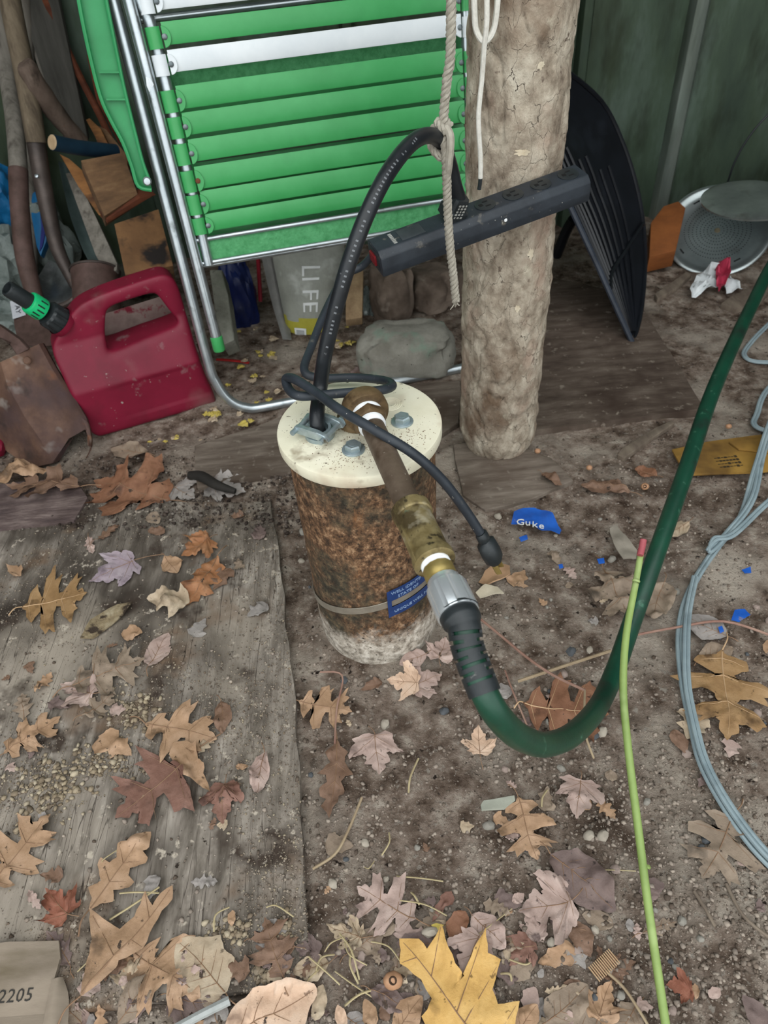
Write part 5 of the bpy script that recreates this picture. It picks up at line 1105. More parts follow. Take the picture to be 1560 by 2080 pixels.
flex([[G(1640, 720, .02), G(1560, 790, .02), G(1538, 840, .012), G(1532, 862, .01), G(1560, 875, .01), G(1640, 880, .008)]], 'thin grey cable loop above the cardboard at the right edge')
m_twr = M('pinkish_red_twig', [(.3, '7a5448'), (.7, 'a08272')], 20, .7, 0, .2)
m_twb = M('tan_twig', [(.3, '85725a'), (.7, 'a8967a')], 20, .8, 0, .2)
tw = [('twig', [G(952, 1238, .012), G(1010, 1285, .02), G(1070, 1335, .03), G(1125, 1372, .04), G(1188, 1402, .05)], .0019, m_twr, 'pinkish red twig running from the black sleeve to the hose'),
      ('twig', [G(1188, 1402, .05), G(1187, 1450, .05), G(1190, 1495, .03), G(1206, 1540, .008)], .0014, m_twb, 'pale bent leaf stalk hanging over the green hose'),
      ('twig', [G(1052, 1384, .008), G(1130, 1358, .02), G(1200, 1335, .022), G(1240, 1322, .015)], .0022, m_twb, 'straight tan twig tucked under the green hose'),
      ('twig', [G(1290, 1290, .01), G(1370, 1275, .01), G(1470, 1262, .012), G(1570, 1292, .014)], .0018, m_twr, 'thin reddish twig at the right crossing the grey cable'),
      ('twig', [G(1026, 1362, .008), G(1040, 1400, .01), G(1070, 1472, .008)], .0012, m_twr, 'short reddish stalk left of the rust-coloured leaf'),
      ('twig', [G(635, 1765, .006), G(680, 1735, .008), G(706, 1690, .01), G(735, 1620, .008)], .0016, m_twb, 'curved straw twig by the plywood edge'),
      ('twig', [G(650, 1365, .018), G(695, 1372, .016), G(684, 1440, .012), G(680, 1510, .01)], .0012, m_twr, 'thin stalk of the long brown leaf below the well'),
      ('twig', [G(1230, 1972, .008), G(1270, 2010, .008), G(1315, 2080, .008), G(1330, 2110, .008)], .0014, m_twb, 'straight pale stalk near the bottom left of the green stem'),
      ('twig', [G(1410, 1810, .006), G(1435, 1850, .007), G(1452, 1882, .006)], .0018, m_chip, 'short dark stick on the soil right of the green stem'),
      ('twig', [G(1475, 1795, .006), G(1510, 1860, .008), G(1570, 1910, .006)], .0018, m_chip, 'dark crooked stick at the lower right edge'),
      ('pale_stick', [G(355, 2090, .022), G(410, 2060, .022), G(466, 2032, .02)], .0042, M('pale_grey_stick', ['8f9290', 'b4b7b4'], 30, .7, 0, .2), 'pale grey stick at the bottom between the tan leaves')]
for nm, P, r, mt, lab in tw:
    bm = new(); tube(bm, P, r, 7, 5); solo(nm, bm, mt, lab, 'stick' if 'stick' in nm else 'twig')
# ------------------------------------------------------------------ fallen leaves
LM = {}
for nm, cs in dict(tan=('86694f', 'a38366', 'b8997f'), golden=('ad8446', 'caa05c', 'd8b272'), amber=('785a3a', '94744e', 'a68762'), rust=('684531', '845c45', '9a7158'), orange=('825436', '9a6a47', 'ae8362'),
                   brown=('5c4638', '775c4a', '8c7160'), pink=('917a70', 'a99288', 'b9a59b'), lavender=('887680', '9f9097', 'b1a4a9'), peach=('b5937a', 'cbac93', 'd7bfaa'), reddish=('654539', '7c5a4d', '906e61'),
                   taupe=('6f6052', '897867', '9e8d7b'), purple=('574845', '6e5d58', '826f68'), grey=('77706a', '8f8883', 'a39c96'), redor=('6d4130', '865340', '9a6955'), yellow=('a08c3c', 'bda954', 'cbba74'), buff=('948069', 'ab9880', 'beae98')).items():
    dk = ''.join('%02x' % int(int(cs[0][i:i+2], 16)*.72) for i in (0, 2, 4)); LM[nm] = M('leaf_'+nm, [(.26, cs[0]), (.5, cs[1]), (.74, cs[2])], 30, .6, 0, .7, 90, .0022, spots=[(dk, 22, .55, .68), (cs[2], 10, .55, .75), (dk, 110, .64, .70), ('43352b', 60, .70, .73)], spec=.35)
m_vein = M('leaf_vein_dark', ['7d6048', '8b6e56'], 30, .7, 0, 0)
m_veinl = M('leaf_vein_light', ['b3926c', 'c0a281'], 30, .7, 0, 0)
OAK = [(.018, .02, .02), (.05, .07, .05), (.17, .10, .08), (.24, .20, .10), (.15, .22, .16), (.085, .28, .26), (.10, .33, .28), (.27, .33, .28), (.43, .44, .31), (.34, .475, .36), (.38, .56, .38), (.22, .52, .44), (.10, .54, .53), (.09, .60, .57), (.20, .66, .60), (.34, .80, .64), (.24, .80, .68), (.22, .88, .72), (.12, .80, .77), (.065, .84, .83), (.075, .91, .88), (.03, .95, .93), (0, 1, 1)]
OAKN = [(.02, .02, .02), (.06, .10, .08), (.16, .18, .14), (.13, .24, .2), (.10, .30, .28), (.20, .40, .33), (.23, .48, .4), (.13, .50, .46), (.10, .56, .54), (.20, .68, .6), (.17, .74, .68), (.09, .76, .74), (.12, .86, .82), (.05, .92, .9), (0, 1, 1)]
MAPLE = [(.03, .0, .02), (.10, -.03, .03), (.22, -.06, .04), (.30, .02, .05), (.38, .06, .06), (.33, .14, .07), (.42, .24, .08), (.50, .42, .10), (.52, .55, .11), (.42, .50, .12), (.34, .52, .14), (.25, .46, .2), (.20, .50, .3), (.24, .60, .42), (.22, .70, .5), (.13, .74, .6), (.11, .84, .75), (.04, .92, .88), (0, 1, 1)]
OVAL = [(.02, .01, .02), (.14, .08, .06), (.25, .22, .18), (.30, .40, .35), (.29, .58, .54), (.22, .76, .72), (.12, .90, .88), (.05, .97, .95), (0, 1, 1)]
KITE = [(.03, .02, .02), (.26, .10, .08), (.36, .30, .2), (.24, .36, .3), (.20, .48, .44), (.28, .62, .55), (.14, .72, .7), (.08, .88, .86), (0, 1, 1)]
SHAPES = dict(oak=OAK, oakn=OAKN, maple=MAPLE, oval=OVAL, kite=KITE)
RL = random.Random(11)
def leaf(kind, b, t, wd, col, label, curl=.10, z=.004, bend=.0, stem=.25, light=False, seed=None, group=None, name=None, tilt=0.0, sides=None):
    B = G(b[0], b[1], .008); T = G(t[0], t[1], .008); B.z = T.z = 0; L = (T-B).length; ey = (T-B).normalized(); ex = Vector((ey.y, -ey.x, 0))
    sd = seed if seed is not None else RL.randint(0, 999); R = random.Random(sd); off = Vector((sd*.71, sd*.33, 1.7))
    gmax = max(gz(B.x, B.y), gz(T.x, T.y), gz((B.x+T.x)/2, (B.y+T.y)/2))
    def zf(x, y):                                                # x, y in leaf units
        h = curl*(abs(x)**1.6)*1.1*(1+.6*math.sin(3*y+sd)) + .10*curl*math.sin(7*y+sd) + bend*(y-.4)**2 + tilt*x
        h += curl*.75*noise.noise(Vector((x*3.2, y*3.2, 0))+off) + (curl*.3+.012)*noise.noise(Vector((x*9, y*9, 0))+off)
        return h
    def pt(x, y, up=0):
        xx = x*wd; p = B+ex*(xx*L)+ey*((y + .05*noise.noise(Vector((y*2, sd, 0)))*0)*L); sw = .06*math.sin(2.5*y+sd)*L; p = p+ex*sw*(y*(1-y)*2)
        g = gz(p.x, p.y); return Vector((p.x, p.y, max(g, gmax*.6)+z+L*max(-.004, zf(x, y))+up))
    bm = new()
    for s in (-1, 1):
        jx, jy = (.18, .018) if not sides else (.03, .004)
        H0 = [(0, 0, 0)]+[(x*(1+R.uniform(-jx, jx)), y+R.uniform(-jy, jy)*(0 if y in (0, 1) else 1), f) for x, y, f in (SHAPES[kind] if not sides else sides[0 if s < 0 else 1])]; O = []
        for (x0, y0, f0), (x1, y1, f1) in zip(H0, H0[1:]):
            n = max(2, int(math.hypot(x1-x0, y1-y0)/.05))
            for k in range(n):
                u = k/n; j = (.012 if kind == 'maple' else .005)*(1 if k % 2 else -1)*(0 if k == 0 else 1)
                O.append((s*(x0+(x1-x0)*u+j), y0+(y1-y0)*u, f0+(f1-f0)*u))
        O.append((0, 1, 1)); NS = 5
        rows = [[bm.verts.new(pt(x*q/NS, f+(y-f)*q/NS)) for q in range(NS+1)] for x, y, f in O]
        for i in range(len(rows)-1):
            for q in range(NS): bm.faces.new((rows[i][q], rows[i][q+1], rows[i+1][q+1], rows[i+1][q]))
    bmesh.ops.remove_doubles(bm, verts=bm.verts[:], dist=.00012)
    bmesh.ops.dissolve_degenerate(bm, edges=bm.edges[:], dist=.00005)
    nm = name or {'oak': 'oak_leaf', 'oakn': 'oak_leaf', 'maple': 'maple_leaf', 'oval': 'fallen_leaf', 'kite': 'leaf_fragment'}[kind]
    o = solo(nm, bm, LM[col], label, 'leaf', group, ang=180)
    if L > .035 and kind != 'kite':
        bm = new(); r = .00042*min(1.4, L/.08)+.00015; up = .00025
        tube(bm, [pt(0, y, up) for y in np.linspace(.02, .96, 12)], [r*(1.25-.9*k/11) for k in range(12)], 4, 1, smooth=False)
        vs = {'oak': [(.36, .44, .30), (.30, .74, .60), (.2, .17, .10)], 'oakn': [(.17, .44, .33), (.15, .68, .56)], 'maple': [(.46, .48, .08), (.30, .05, .05), (.18, .64, .45)], 'oval': [(.22, .5, .32), (.22, .36, .18), (.16, .68, .52)]}[kind]
        sv = [(s*x, y, f) for x, y, f in vs for s in (-1, 1)]
        if sides: sv = [(s*b[0], b[1], b[2]) for s, sd_ in zip((-1, 1), sides) for a, b, c in zip(sd_, sd_[1:], sd_[2:]) if b[0] > a[0] and b[0] > c[0] and b[0] > .1]
        for x, y, f in sv:
            tube(bm, [pt(x*u, f+(y-f)*u, up) for u in np.linspace(0, .9, 6)], [r*(.7-.5*k/5) for k in range(6)], 4, 1, smooth=False)
        part('veins', bm, m_veinl if light else m_vein, o)
        if stem:
            p0 = pt(0, 0, .0002); dr = -ey+ex*R.uniform(-.5, .5)
            bm = new(); tube(bm, [p0, p0+dr*(stem*L*.5)+Vector((0, 0, L*.03)), p0+dr*(stem*L)-Vector((0, 0, .002))+ex*(L*.04)], [r*1.3, r*1.1, r*1.5], 5, 4); part('stem', bm, m_veinl if light else m_vein, o)
    return o
GOLD = ([(.02, .03, .03), (.16, .20, .1), (.25, .38, .2), (.218, .532, .34), (.15, .53, .42), (.085, .56, .54), (.07, .70, .66), (.117, .876, .82), (.05, .94, .92), (0, 1, 1)],
        [(.02, .02, .03), (.20, .04, .05), (.382, .134, .08), (.266, .218, .20), (.30, .31, .26), (.459, .389, .30), (.43, .48, .34), (.524, .604, .38), (.37, .57, .44), (.19, .499, .50), (.185, .60, .56), (.24, .76, .62), (.296, .856, .66), (.20, .82, .74), (.099, .808, .80), (.10, .90, .88), (0, 1, 1)])
LONG = ([(.02, .03, .03), (.12, .16, .12), (.25, .32, .22), (.477, .469, .34), (.30, .48, .40), (.14, .503, .48), (.12, .64, .60), (.187, .833, .70), (.11, .80, .76), (.055, .788, .79), (.05, .9, .9), (0, 1, 1)],
        [(.02, .03, .03), (.06, .15, .12), (.072, .289, .26), (.05, .34, .34), (.10, .44, .42), (.125, .516, .5), (.07, .68, .68), (.05, .80, .80), (.07, .92, .9), (0, 1, 1)])
LV = [
 ('oak', (1010, 2160), (812, 1912), 1.0, 'golden', 'large golden yellow oak leaf at the bottom centre', dict(curl=.05, z=.016, light=False, stem=0, seed=5, sides=GOLD)),
 ('oak', (178, 2034), (358, 1808), 1.05, 'tan', 'big tan oak leaf with long pointed lobes, lower left', dict(curl=.08, z=.010, seed=12, sides=LONG)),
 ('oakn', (188, 1855), (312, 1697), 1.15, 'tan', 'narrow curled tan oak leaf above the big lobed one, lower left', dict(curl=.16, z=.006, seed=3)),
 ('oak', (-22, 1812), (110, 1660), 1.1, 'tan', 'tan oak leaf cut by the left edge below the rotten patch', dict(curl=.10, seed=8)),
 ('maple', (150, 1868), (104, 1815), 1.0, 'redor', 'small crumpled orange-red leaf at the lower left', dict(curl=.40, z=.006, bend=.8, seed=4)),
 ('oval', (463, 2022), (366, 1918), 1.25, 'buff', 'flat greyish buff leaf beside the pale stick at the bottom', dict(curl=.05, seed=6)),
 ('oak', (275, 1938), (412, 2030), 1.05, 'tan', 'veined tan oak leaf right of the big lobed leaf', dict(curl=.14, seed=21)),
 ('oak', (580, 1992), (540, 1868), 1.0, 'brown', 'brown oak leaf on the plywood near its lower right corner', dict(curl=.12, seed=23)),
 ('oval', (455, 2110), (645, 2010), .95, 'peach', 'pale peach leaf at the bottom edge left of centre', dict(curl=.12, z=.010, seed=31)),
 ('oval', (240, 2080), (330, 1975), .9, 'taupe', 'taupe crumpled leaf under the tan leaf stem at bottom left', dict(curl=.2, z=.002, seed=35)),
 ('oak', (408, 1525), (238, 1668), 1.15, 'reddish', 'large reddish brown oak leaf in the middle of the plywood', dict(curl=.08, seed=41)),
 ('kite', (360, 1520), (432, 1618), .55, 'tan', 'narrow folded tan leaf strip on the reddish oak leaf', dict(curl=.3, z=.010, seed=42)),
 ('maple', (460, 1598), (455, 1682), 1.0, 'reddish', 'dark reddish crumpled maple leaf on the plywood', dict(curl=.35, seed=44)),
 ('oval', (540, 1535), (525, 1622), .8, 'pink', 'curled pinkish leaf with an orange end near the plywood edge', dict(curl=.5, z=.004, seed=45)),
 ('kite', (205, 1502), (272, 1542), 1.0, 'tan', 'small tan leaf fragment left of the reddish oak leaf', dict(curl=.2, seed=46)),
 ('oak', (300, 1478), (445, 1510), .95, 'tan', 'tan oak leaf above the reddish one on the plywood', dict(curl=.12, z=.006, seed=47)),
 ('oval', (452, 1432), (455, 1498), .75, 'brown', 'small brown leaf beside the dust, centre of the plywood', dict(curl=.2, seed=48)),
 ('oak', (12, 1538), (128, 1462), 1.0, 'tan', 'tan oak leaf with a long stalk at the left edge', dict(curl=.16, stem=.4, seed=49)),
 ('oak', (50, 1240), (182, 1212), 1.55, 'amber', 'golden brown oak leaf with many points at the left', dict(curl=.06, light=True, stem=.2, seed=51)),
 ('maple', (276, 1146), (184, 1190), 1.15, 'lavender', 'lavender maple leaf with a long stalk on the plywood', dict(curl=.10, stem=.6, seed=52)),
 ('maple', (430, 1105), (372, 1140), 1.3, 'orange', 'crumpled bright orange leaf on the plywood', dict(curl=.35, z=.008, seed=53)),
 ('oakn', (445, 1140), (380, 1238), 1.2, 'orange', 'orange oak leaf just below the crumpled orange one', dict(curl=.2, seed=54)),
 ('kite', (388, 1234), (302, 1225), 1.1, 'buff', 'folded buff leaf corner below the orange oak leaf', dict(curl=.4, z=.006, seed=55)),
 ('oak', (150, 1402), (300, 1345), 1.1, 'taupe', 'taupe brown oak leaf over the pink one on the plywood', dict(curl=.12, z=.006, seed=56)),
 ('maple', (195, 1420), (125, 1395), .9, 'pink', 'pink maple leaf peeking from under the taupe oak leaf', dict(curl=.12, z=.003, seed=57)),
 ('oak', (175, 1465), (238, 1415), 1.1, 'taupe', 'small taupe leaf below the pink maple leaf', dict(curl=.2, seed=58)),
 ('oval', (305, 1360), (345, 1290), .9, 'pink', 'dusty pinkish leaf fragment half under soil on the plywood', dict(curl=.12, z=.001, seed=59)),
 ('kite', (395, 1300), (420, 1260), 1.2, 'grey', 'dusty grey leaf scrap below the orange oak leaf', dict(curl=.12, z=.001, seed=60)),
 ('oak', (345, 1015), (190, 975), 1.2, 'rust', 'rust brown oak leaf behind the plywood, in front of the fuel can', dict(curl=.14, z=.006, seed=61)),
 ('oval', (100, 962), (-10, 985), .7, 'tan', 'curled tan leaf lying on the mauve plank', dict(curl=.4, z=.018, seed=62)),
 ('oak', (170, 1000), (20, 1000), .8, 'brown', 'brown oak leaf flat on the mauve plank', dict(curl=.12, z=.020, seed=63)),
 ('maple', (352, 985), (395, 1010), 1.2, 'grey', 'small grey leaf right of the rust brown oak leaf', dict(curl=.1, z=.004, seed=64)),
 ('maple', (430, 985), (500, 1000), 1.1, 'grey', 'grey papery leaf beside the dark stick left of the well', dict(curl=.3, z=.006, seed=65)),
 ('oak', (606, 1424), (716, 1448), 1.15, 'tan', 'light tan oak leaf below the left side of the well', dict(curl=.10, z=.008, light=False, seed=71)),
 ('maple', (850, 1392), (786, 1386), 1.2, 'peach', 'pale peach maple leaf at the foot of the well', dict(curl=.12, z=.014, stem=0, seed=72)),
 ('maple', (838, 1398), (898, 1372), 1.35, 'pink', 'pinkish maple leaf right of the pale peach one at the well foot', dict(curl=.14, z=.010, seed=73)),
 ('oval', (866, 1335), (812, 1358), 1.0, 'pink', 'pinkish leaf partly hidden against the well base', dict(curl=.15, z=.012, seed=74)),
 ('maple', (892, 1345), (905, 1298), 1.2, 'pink', 'pinkish leaf standing behind the black hose sleeve', dict(curl=.2, z=.010, seed=75)),
 ('kite', (778, 1384), (728, 1400), .7, 'brown', 'small brown leaf sliver under the pale peach maple leaf', dict(curl=.2, seed=76)),
 ('maple', (762, 1492), (770, 1574), 1.25, 'pink', 'mottled pink maple leaf on the bare soil', dict(curl=.08, z=.006, seed=77)),
 ('maple', (975, 1530), (972, 1472), 1.05, 'peach', 'small pale peach leaf left of the hose bend', dict(curl=.12, z=.006, stem=.5, seed=78)),
 ('oakn', (684, 1500), (668, 1660), .85, 'brown', 'long narrow brown leaf along the plywood edge', dict(curl=.14, z=.005, seed=79)),
 ('oak', (1052, 1622), (1092, 1748), 1.15, 'tan', 'tan triangular oak leaf below the hose bend', dict(curl=.12, z=.007, seed=81)),
 ('kite', (1002, 1655), (1040, 1672), 1.0, 'tan', 'small tan leaf piece left of the triangular oak leaf', dict(curl=.2, seed=82)),
 ('oak', (1062, 1428), (1238, 1450), 1.35, 'rust', 'big rust-coloured oak leaf lying under the green hose', dict(curl=.10, z=.007, light=True, stem=.1, seed=83)),
 ('oak', (1468, 1318), (1478, 1502), 1.10, 'amber', 'golden brown oak leaf at the right beside the grey cables', dict(curl=.10, z=.007, light=True, seed=84)),
 ('oval', (1478, 1290), (1390, 1248), 1.2, 'grey', 'grey-lavender leaf right of the grey cable', dict(curl=.10, z=.006, seed=85)),
 ('oval', (1425, 1335), (1490, 1310), 1.0, 'taupe', 'taupe leaf under the grey-lavender one at the right', dict(curl=.12, z=.003, seed=86)),
 ('maple', (1180, 1582), (1172, 1662), 1.2, 'pink', 'pale pink crinkled leaf right below the hose bend', dict(curl=.14, z=.006, seed=87)),
 ('oak', (1225, 1150), (1290, 1262), 1.0, 'taupe', 'crumpled taupe leaf behind the green stem', dict(curl=.25, z=.005, seed=88)),
 ('oval', (1350, 1182), (1325, 1258), 1.0, 'taupe', 'crumpled taupe leaf right of the green hose', dict(curl=.25, z=.005, seed=89)),
 ('oval', (1370, 1478), (1395, 1525), 1.0, 'brown', 'small brown leaf between the green stem and the grey cables', dict(curl=.2, seed=90)),
 ('oak', (1492, 1650), (1425, 1785), 1.1, 'taupe', 'flat taupe oak leaf left of the grey cable, lower right', dict(curl=.06, z=.006, seed=91)),
 ('oval', (1118, 1735), (1250, 1850), .95, 'purple', 'curled purplish brown leaf left of the green stem', dict(curl=.35, z=.006, seed=92)),
 ('maple', (1162, 1830), (1052, 1850), 1.15, 'pink', 'rolled pinkish brown leaf below the purplish one', dict(curl=.3, z=.006, seed=93)),
 ('maple', (1405, 2010), (1352, 2000), 1.2, 'redor', 'small orange-brown curled leaf right of the green stem', dict(curl=.4, z=.006, seed=94)),
 ('oval', (1110, 2075), (1195, 1998), 1.0, 'taupe', 'grey-brown leaf near the bottom right of the golden leaf', dict(curl=.15, seed=95)),
 ('oval', (1040, 2110), (1092, 2040), 1.0, 'tan', 'tan orange leaf at the bottom edge right of the golden leaf', dict(curl=.2, z=.008, seed=96)),
 ('oval', (1120, 2110), (1240, 2075), 1.0, 'taupe', 'grey-brown leaf cut by the bottom edge', dict(curl=.15, seed=97)),
 ('oval', (1570, 2100), (1508, 2022), 1.0, 'purple', 'mauve-brown leaf in the bottom right corner', dict(curl=.15, z=.010, seed=98)),
 ('oak', (845, 1868), (725, 1800), 1.15, 'pink', 'pinkish brown oak leaf above the golden leaf', dict(curl=.12, z=.005, seed=99)),
 ('kite', (918, 1808), (878, 1872), .55, 'reddish', 'reddish leaf sliver right of the pinkish oak leaf', dict(curl=.2, seed=100)),
 ('oval', (945, 1850), (915, 1912), 1.1, 'rust', 'rusty brown leaf piece behind the golden leaf tips', dict(curl=.15, z=.006, seed=101)),
 ('maple', (975, 1900), (935, 1995), 1.0, 'pink', 'pink veined leaf between the lobes of the golden leaf', dict(curl=.08, z=.008, seed=102)),
 ('oval', (958, 1858), (1028, 1925), 1.1, 'pink', 'peach pink leaf piece right behind the golden leaf', dict(curl=.2, z=.005, seed=103)),
 ('oval', (885, 1915), (805, 1915), 1.0, 'purple', 'mauve leaf just left of the golden leaf tip', dict(curl=.15, seed=104)),
 ('oval', (752, 2010), (832, 2050), .8, 'purple', 'curled purplish leaf below the gnawed nut shell', dict(curl=.3, z=.006, seed=105)),
 ('oval', (760, 2090), (740, 2028), .9, 'tan', 'tan leaf at the bottom edge left of the golden leaf', dict(curl=.15, z=.006, seed=106)),
 ('oval', (700, 2100), (685, 2040), .8, 'peach', 'pale narrow leaf at the bottom edge below the nut shell', dict(curl=.15, z=.006, seed=107)),
 ('oval', (640, 2075), (655, 2000), .8, 'buff', 'buff leaf at the bottom by the plywood corner', dict(curl=.15, z=.006, seed=108)),
 ('oval', (800, 2100), (858, 2022), 1.0, 'tan', 'tan peach leaf tucked under the golden leaf on the left', dict(curl=.12, z=.006, seed=109)),
 ('maple', (1075, 1905), (1035, 1960), 1.0, 'reddish', 'red-brown leaf right of the golden leaf lobes', dict(curl=.2, z=.004, seed=110)),
 ('oval', (1040, 1985), (1090, 1935), 1.0, 'taupe', 'taupe leaf right of the golden leaf', dict(curl=.15, z=.003, seed=111)),
 ('oval', (705, 1935), (780, 1890), 1.0, 'taupe', 'taupe leaf among the straw left of the golden leaf', dict(curl=.2, z=.002, seed=112)),
 ('oval', (1100, 965), (1140, 990), .9, 'brown', 'small brown leaf on the dusty grey board', dict(curl=.3, z=.012, seed=113)),
 ('oval', (1280, 1000), (1180, 985), .7, 'brown', 'brown leaf debris right of the dusty grey board', dict(curl=.3, z=.008, seed=114)),
 ('oval', (1335, 965), (1290, 950), 1.1, 'rust', 'rusty brown leaf piece left of the cardboard', dict(curl=.2, z=.006, seed=115)),
 ('oval', (1400, 1060), (1340, 1085), .8, 'buff', 'buff leaf piece on the soil right of the hose', dict(curl=.2, z=.004, seed=116)),
 ('oval', (745, 755), (705, 770), 1.1, 'purple', 'mauve leaf on the soil behind the well cap', dict(curl=.2, z=.012, seed=117)),
 ('kite', (760, 752), (800, 756), .9, 'reddish', 'reddish leaf scrap in front of the flat grey stone block', dict(curl=.3, z=.012, seed=118)),
 ('oval', (300, 925), (225, 912), .9, 'taupe', 'taupe leaf on the soil in front of the fuel can', dict(curl=.15, z=.006, seed=119)),
]
for k, a in enumerate(LV):
    leaf(a[0], a[1], a[2], a[3], a[4], a[5], **a[6])
# small leaf bits too alike to tell apart
RB = random.Random(23)
for k in range(150):
    px, py = RB.uniform(0, 1560), RB.uniform(1080, 2075)
    if k > 70: py = RB.uniform(1780, 2078); px = RB.uniform(120, 1300)
    if k > 120: px, py = RB.uniform(20, 560), RB.uniform(1000, 1700)
    if 560 < px < 960 and py < 1420: continue
    if px < 620 and RB.random() < .4: continue
    a = RB.uniform(0, 6.28); s = RB.uniform(16, 38) if RB.random() < .7 else RB.uniform(38, 62)
    leaf(RB.choice(('kite', 'kite', 'oakn', 'oval')), (px, py), (px+s*math.cos(a), py+s*math.sin(a)), RB.uniform(.8, 1.5), RB.choice(['brown', 'taupe', 'pink', 'purple', 'tan', 'grey', 'buff']), 'small torn bit of dry brown leaf on the ground', RB.uniform(.1, .35), z=.003, group='small torn leaf bits', name='leaf_bit')

for k in range(64):
    px, py = RB.uniform(600, 1330), RB.uniform(1860, 2085)
    if k > 44: px, py = RB.uniform(130, 620), RB.uniform(1900, 2085)
    a = RB.uniform(0, 6.28); s = RB.uniform(45, 90)
    leaf(RB.choice(('oval', 'maple', 'kite', 'oakn', 'oval')), (px, py), (px+s*math.cos(a), py+s*math.sin(a)), RB.uniform(.8, 1.2), RB.choice(['pink', 'taupe', 'purple', 'buff', 'tan', 'brown', 'grey', 'taupe']), 'dull dry leaf half buried in the litter along the bottom edge', RB.uniform(.1, .3), z=.001, group='dull leaves in the litter', name='litter_leaf')

# yellow leaf flakes behind the chair foot
for k in range(46):
    c = RB.choice([(520, 690, 40, 25), (540, 720, 25, 18), (690, 700, 14, 14), (715, 690, 14, 20), (430, 850, 16, 12), (510, 850, 14, 10), (535, 800, 30, 14), (500, 760, 40, 30), (540, 645, 18, 14), (355, 895, 60, 8)])
    px, py = RB.gauss(c[0], c[2]*.6), RB.gauss(c[1], c[3]*.6); a = RB.uniform(0, 6.28); s = RB.uniform(9, 22)
    leaf('kite', (px, py), (px+s*math.cos(a), py+s*.6*math.sin(a)), RB.uniform(1.0, 1.6), RB.choice(['yellow', 'yellow', 'buff']), 'small yellow leaf flake on the soil behind the well', .25, z=.012, group='yellow leaf flakes', name='leaf_flake')

# dry grass straws
m_straw = M('dry_straw', [(.3, '9a8a66'), (.7, 'b9ab87')], 30, .8, 0, .2)
S_ = [((805, 1777), (900, 1788)), ((808, 1828), (908, 1860)), ((955, 1908), (1040, 1845)), ((690, 1898), (730, 1990)), ((700, 1915), (745, 1960)), ((715, 1930), (728, 1998)), ((748, 1912), (815, 1955)), ((630, 1950), (690, 2000)), ((1035, 1947), (1082, 1947)), ((680, 1972), (790, 2045)), ((640, 1985), (680, 1940)), ((700, 2042), (782, 2005)), ((835, 1812), (852, 1838)), ((790, 1690), (775, 1735)), ((830, 1610), (850, 1540)), ((660, 1935), (700, 1905)), ((620, 2005), (660, 1960)), ((545, 1850), (600, 1870)), ((1010, 1975), (1040, 1990)), ((740, 1760), (760, 1748)), ((215, 1760), (245, 1735)), ((250, 1822), (330, 1822)), ((1100, 1640), (1115, 1600)), ((1165, 1780), (1290, 1772)), ((470, 1850), (440, 1900)), ((165, 1980), (250, 1895)), ((230, 1875), (330, 1810))]
for (a, b) in S_:
    A, B = G(*a, .006), G(*b, .006); A.z = gz(A.x, A.y)+.004; B.z = gz(B.x, B.y)+.005; mid = A.lerp(B, .5)+Vector((RB.uniform(-.006, .006), RB.uniform(-.006, .006), .004))
    bm = new(); tube(bm, [A, mid, B], RB.uniform(.0006, .0012), 5, 5); solo('grass_straw', bm, m_straw, 'thin dry straw lying among the leaves', 'straw', 'dry straws on the ground')
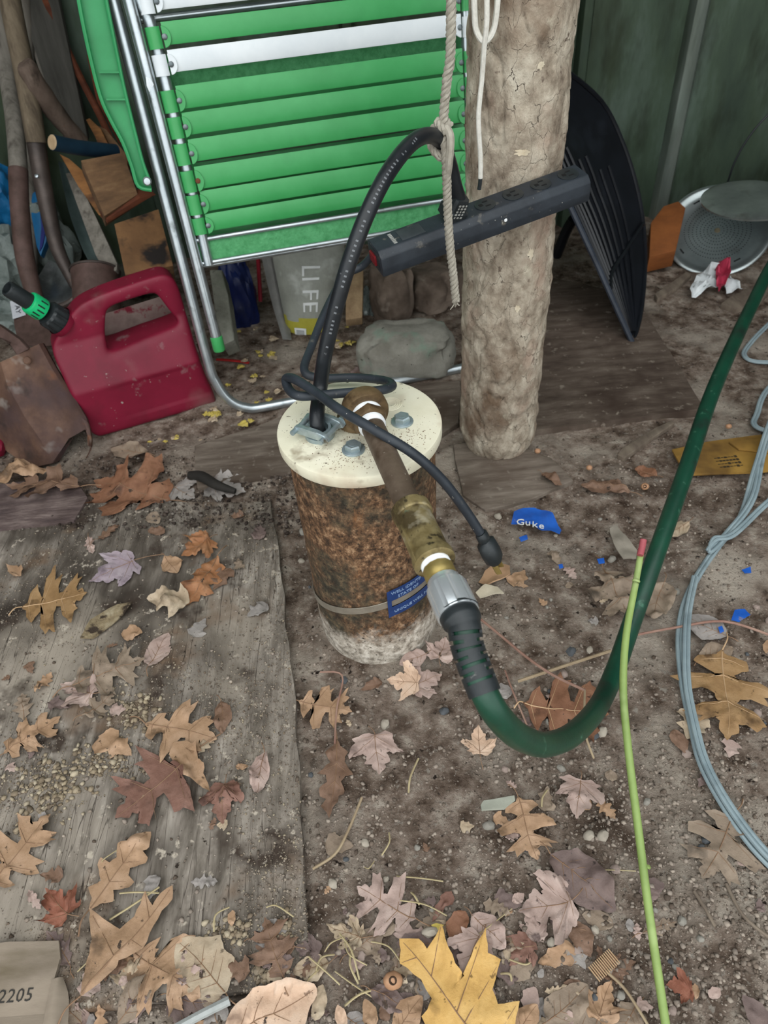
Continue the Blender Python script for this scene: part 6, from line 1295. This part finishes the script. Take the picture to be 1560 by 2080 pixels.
# pebbles
m_peb = [M('pebble_grey', [(.3, '7b766d'), (.7, 'a39e94')], 40, .85, 0, .5, 160, .001), M('pebble_pale', [(.3, '9a9082'), (.7, 'b9afa0')], 40, .85, 0, .5, 160, .001), M('pebble_pink', [(.3, '86746b'), (.7, 'ab9a90')], 40, .85, 0, .5, 160, .001), M('pebble_dark', [(.3, '45474a'), (.7, '606366')], 40, .8, 0, .5, 160, .001)]
pm = []
for k in range(8):
    bm = new(); rock(bm, (0, 0, 0), (1, .85, .7), 2, .3, 1.6, k+40); me = fin(bm, 'pebble', m_peb[k % 4 if k % 4 < 3 else 3]); pm.append(me)
np_ = 0
while np_ < 90:
    px, py = RB.uniform(600, 1570), RB.uniform(1000, 2080)
    p = G(px, py); r = RB.uniform(.0025, .006) if RB.random() < .8 else RB.uniform(.005, .0075)
    if inpoly(p.x, p.y, PLY) or math.hypot(p.x, p.y) < .1: continue
    if noise.noise(Vector((p.x*6, p.y*6, 9))) < -.1 and RB.random() < .7: continue
    o = bpy.data.objects.new('pebble', RB.choice(pm[:7] if RB.random() < .9 else pm)); COL.objects.link(o); o.scale = (r, r, r); o.rotation_euler = (RB.uniform(-.4, .4), RB.uniform(-.4, .4), RB.uniform(0, 6.28)); o.location = (p.x, p.y, gz(p.x, p.y)+r*.35)
    tag(o, 'small rounded pebble lying on the bare soil', 'pebble', 'pebbles on the bare soil'); np_ += 1
o = bpy.data.objects.new('pebble', pm[1]); COL.objects.link(o); o.scale = (.0088, .0062, .006); q = G(874, 1893, .012); o.location = (q.x, q.y, .013); tag(o, 'smooth white pebble touching the golden leaf tip', 'pebble')
solo('yellow_scrap', poly_sheet([(876, 1880), (886, 1876), (902, 1880), (890, 1890), (880, 1888)], .012, .003, 51, .0005, 3), LM['yellow'], 'tiny bright yellow scrap beside the white pebble', 'leaf scrap', ang=60)
bm = new(); rock(bm, G(1222-130, 0+1958, .008), (.014, .008, .006), 2, .3, 2, 77); bm.free()
# ribbed brown strip and dark stick
rb = thing('ribbed_strip', 'short ribbed brown cone piece on the soil left of the green stem', 'cone piece', G(1228, 1962))
bm = new(); prism(bm, [G(x, y, .006) for x, y in ((1200, 1970), (1240, 1935), (1256, 1948), (1214, 1986))], (0, 0, .004), .001); part('body', bm, LM['brown'], rb)
bm = new(); a, c = G(1207, 1979, .0105), G(1247, 1942, .0105); d_ = (c-a).normalized(); n_ = Vector((-d_.y, d_.x, 0))
for k in range(13): box(bm, a.lerp(c, k/12), (.0004, .0075, .0008), (d_, n_, Vector((0, 0, 1))))
part('ribs', bm, m_veinl, rb)
bm = new(); tube(bm, [G(385, 965, .014), G(410, 968, .018), G(440, 985, .018), G(478, 998, .012)], [.007, .010, .009, .005], 10, 5); solo('charred_stick', bm, M('charred_wood', ['14120f', '26221d'], 30, .8, 0, .5), 'black charred stick on the ground left of the well', 'stick')
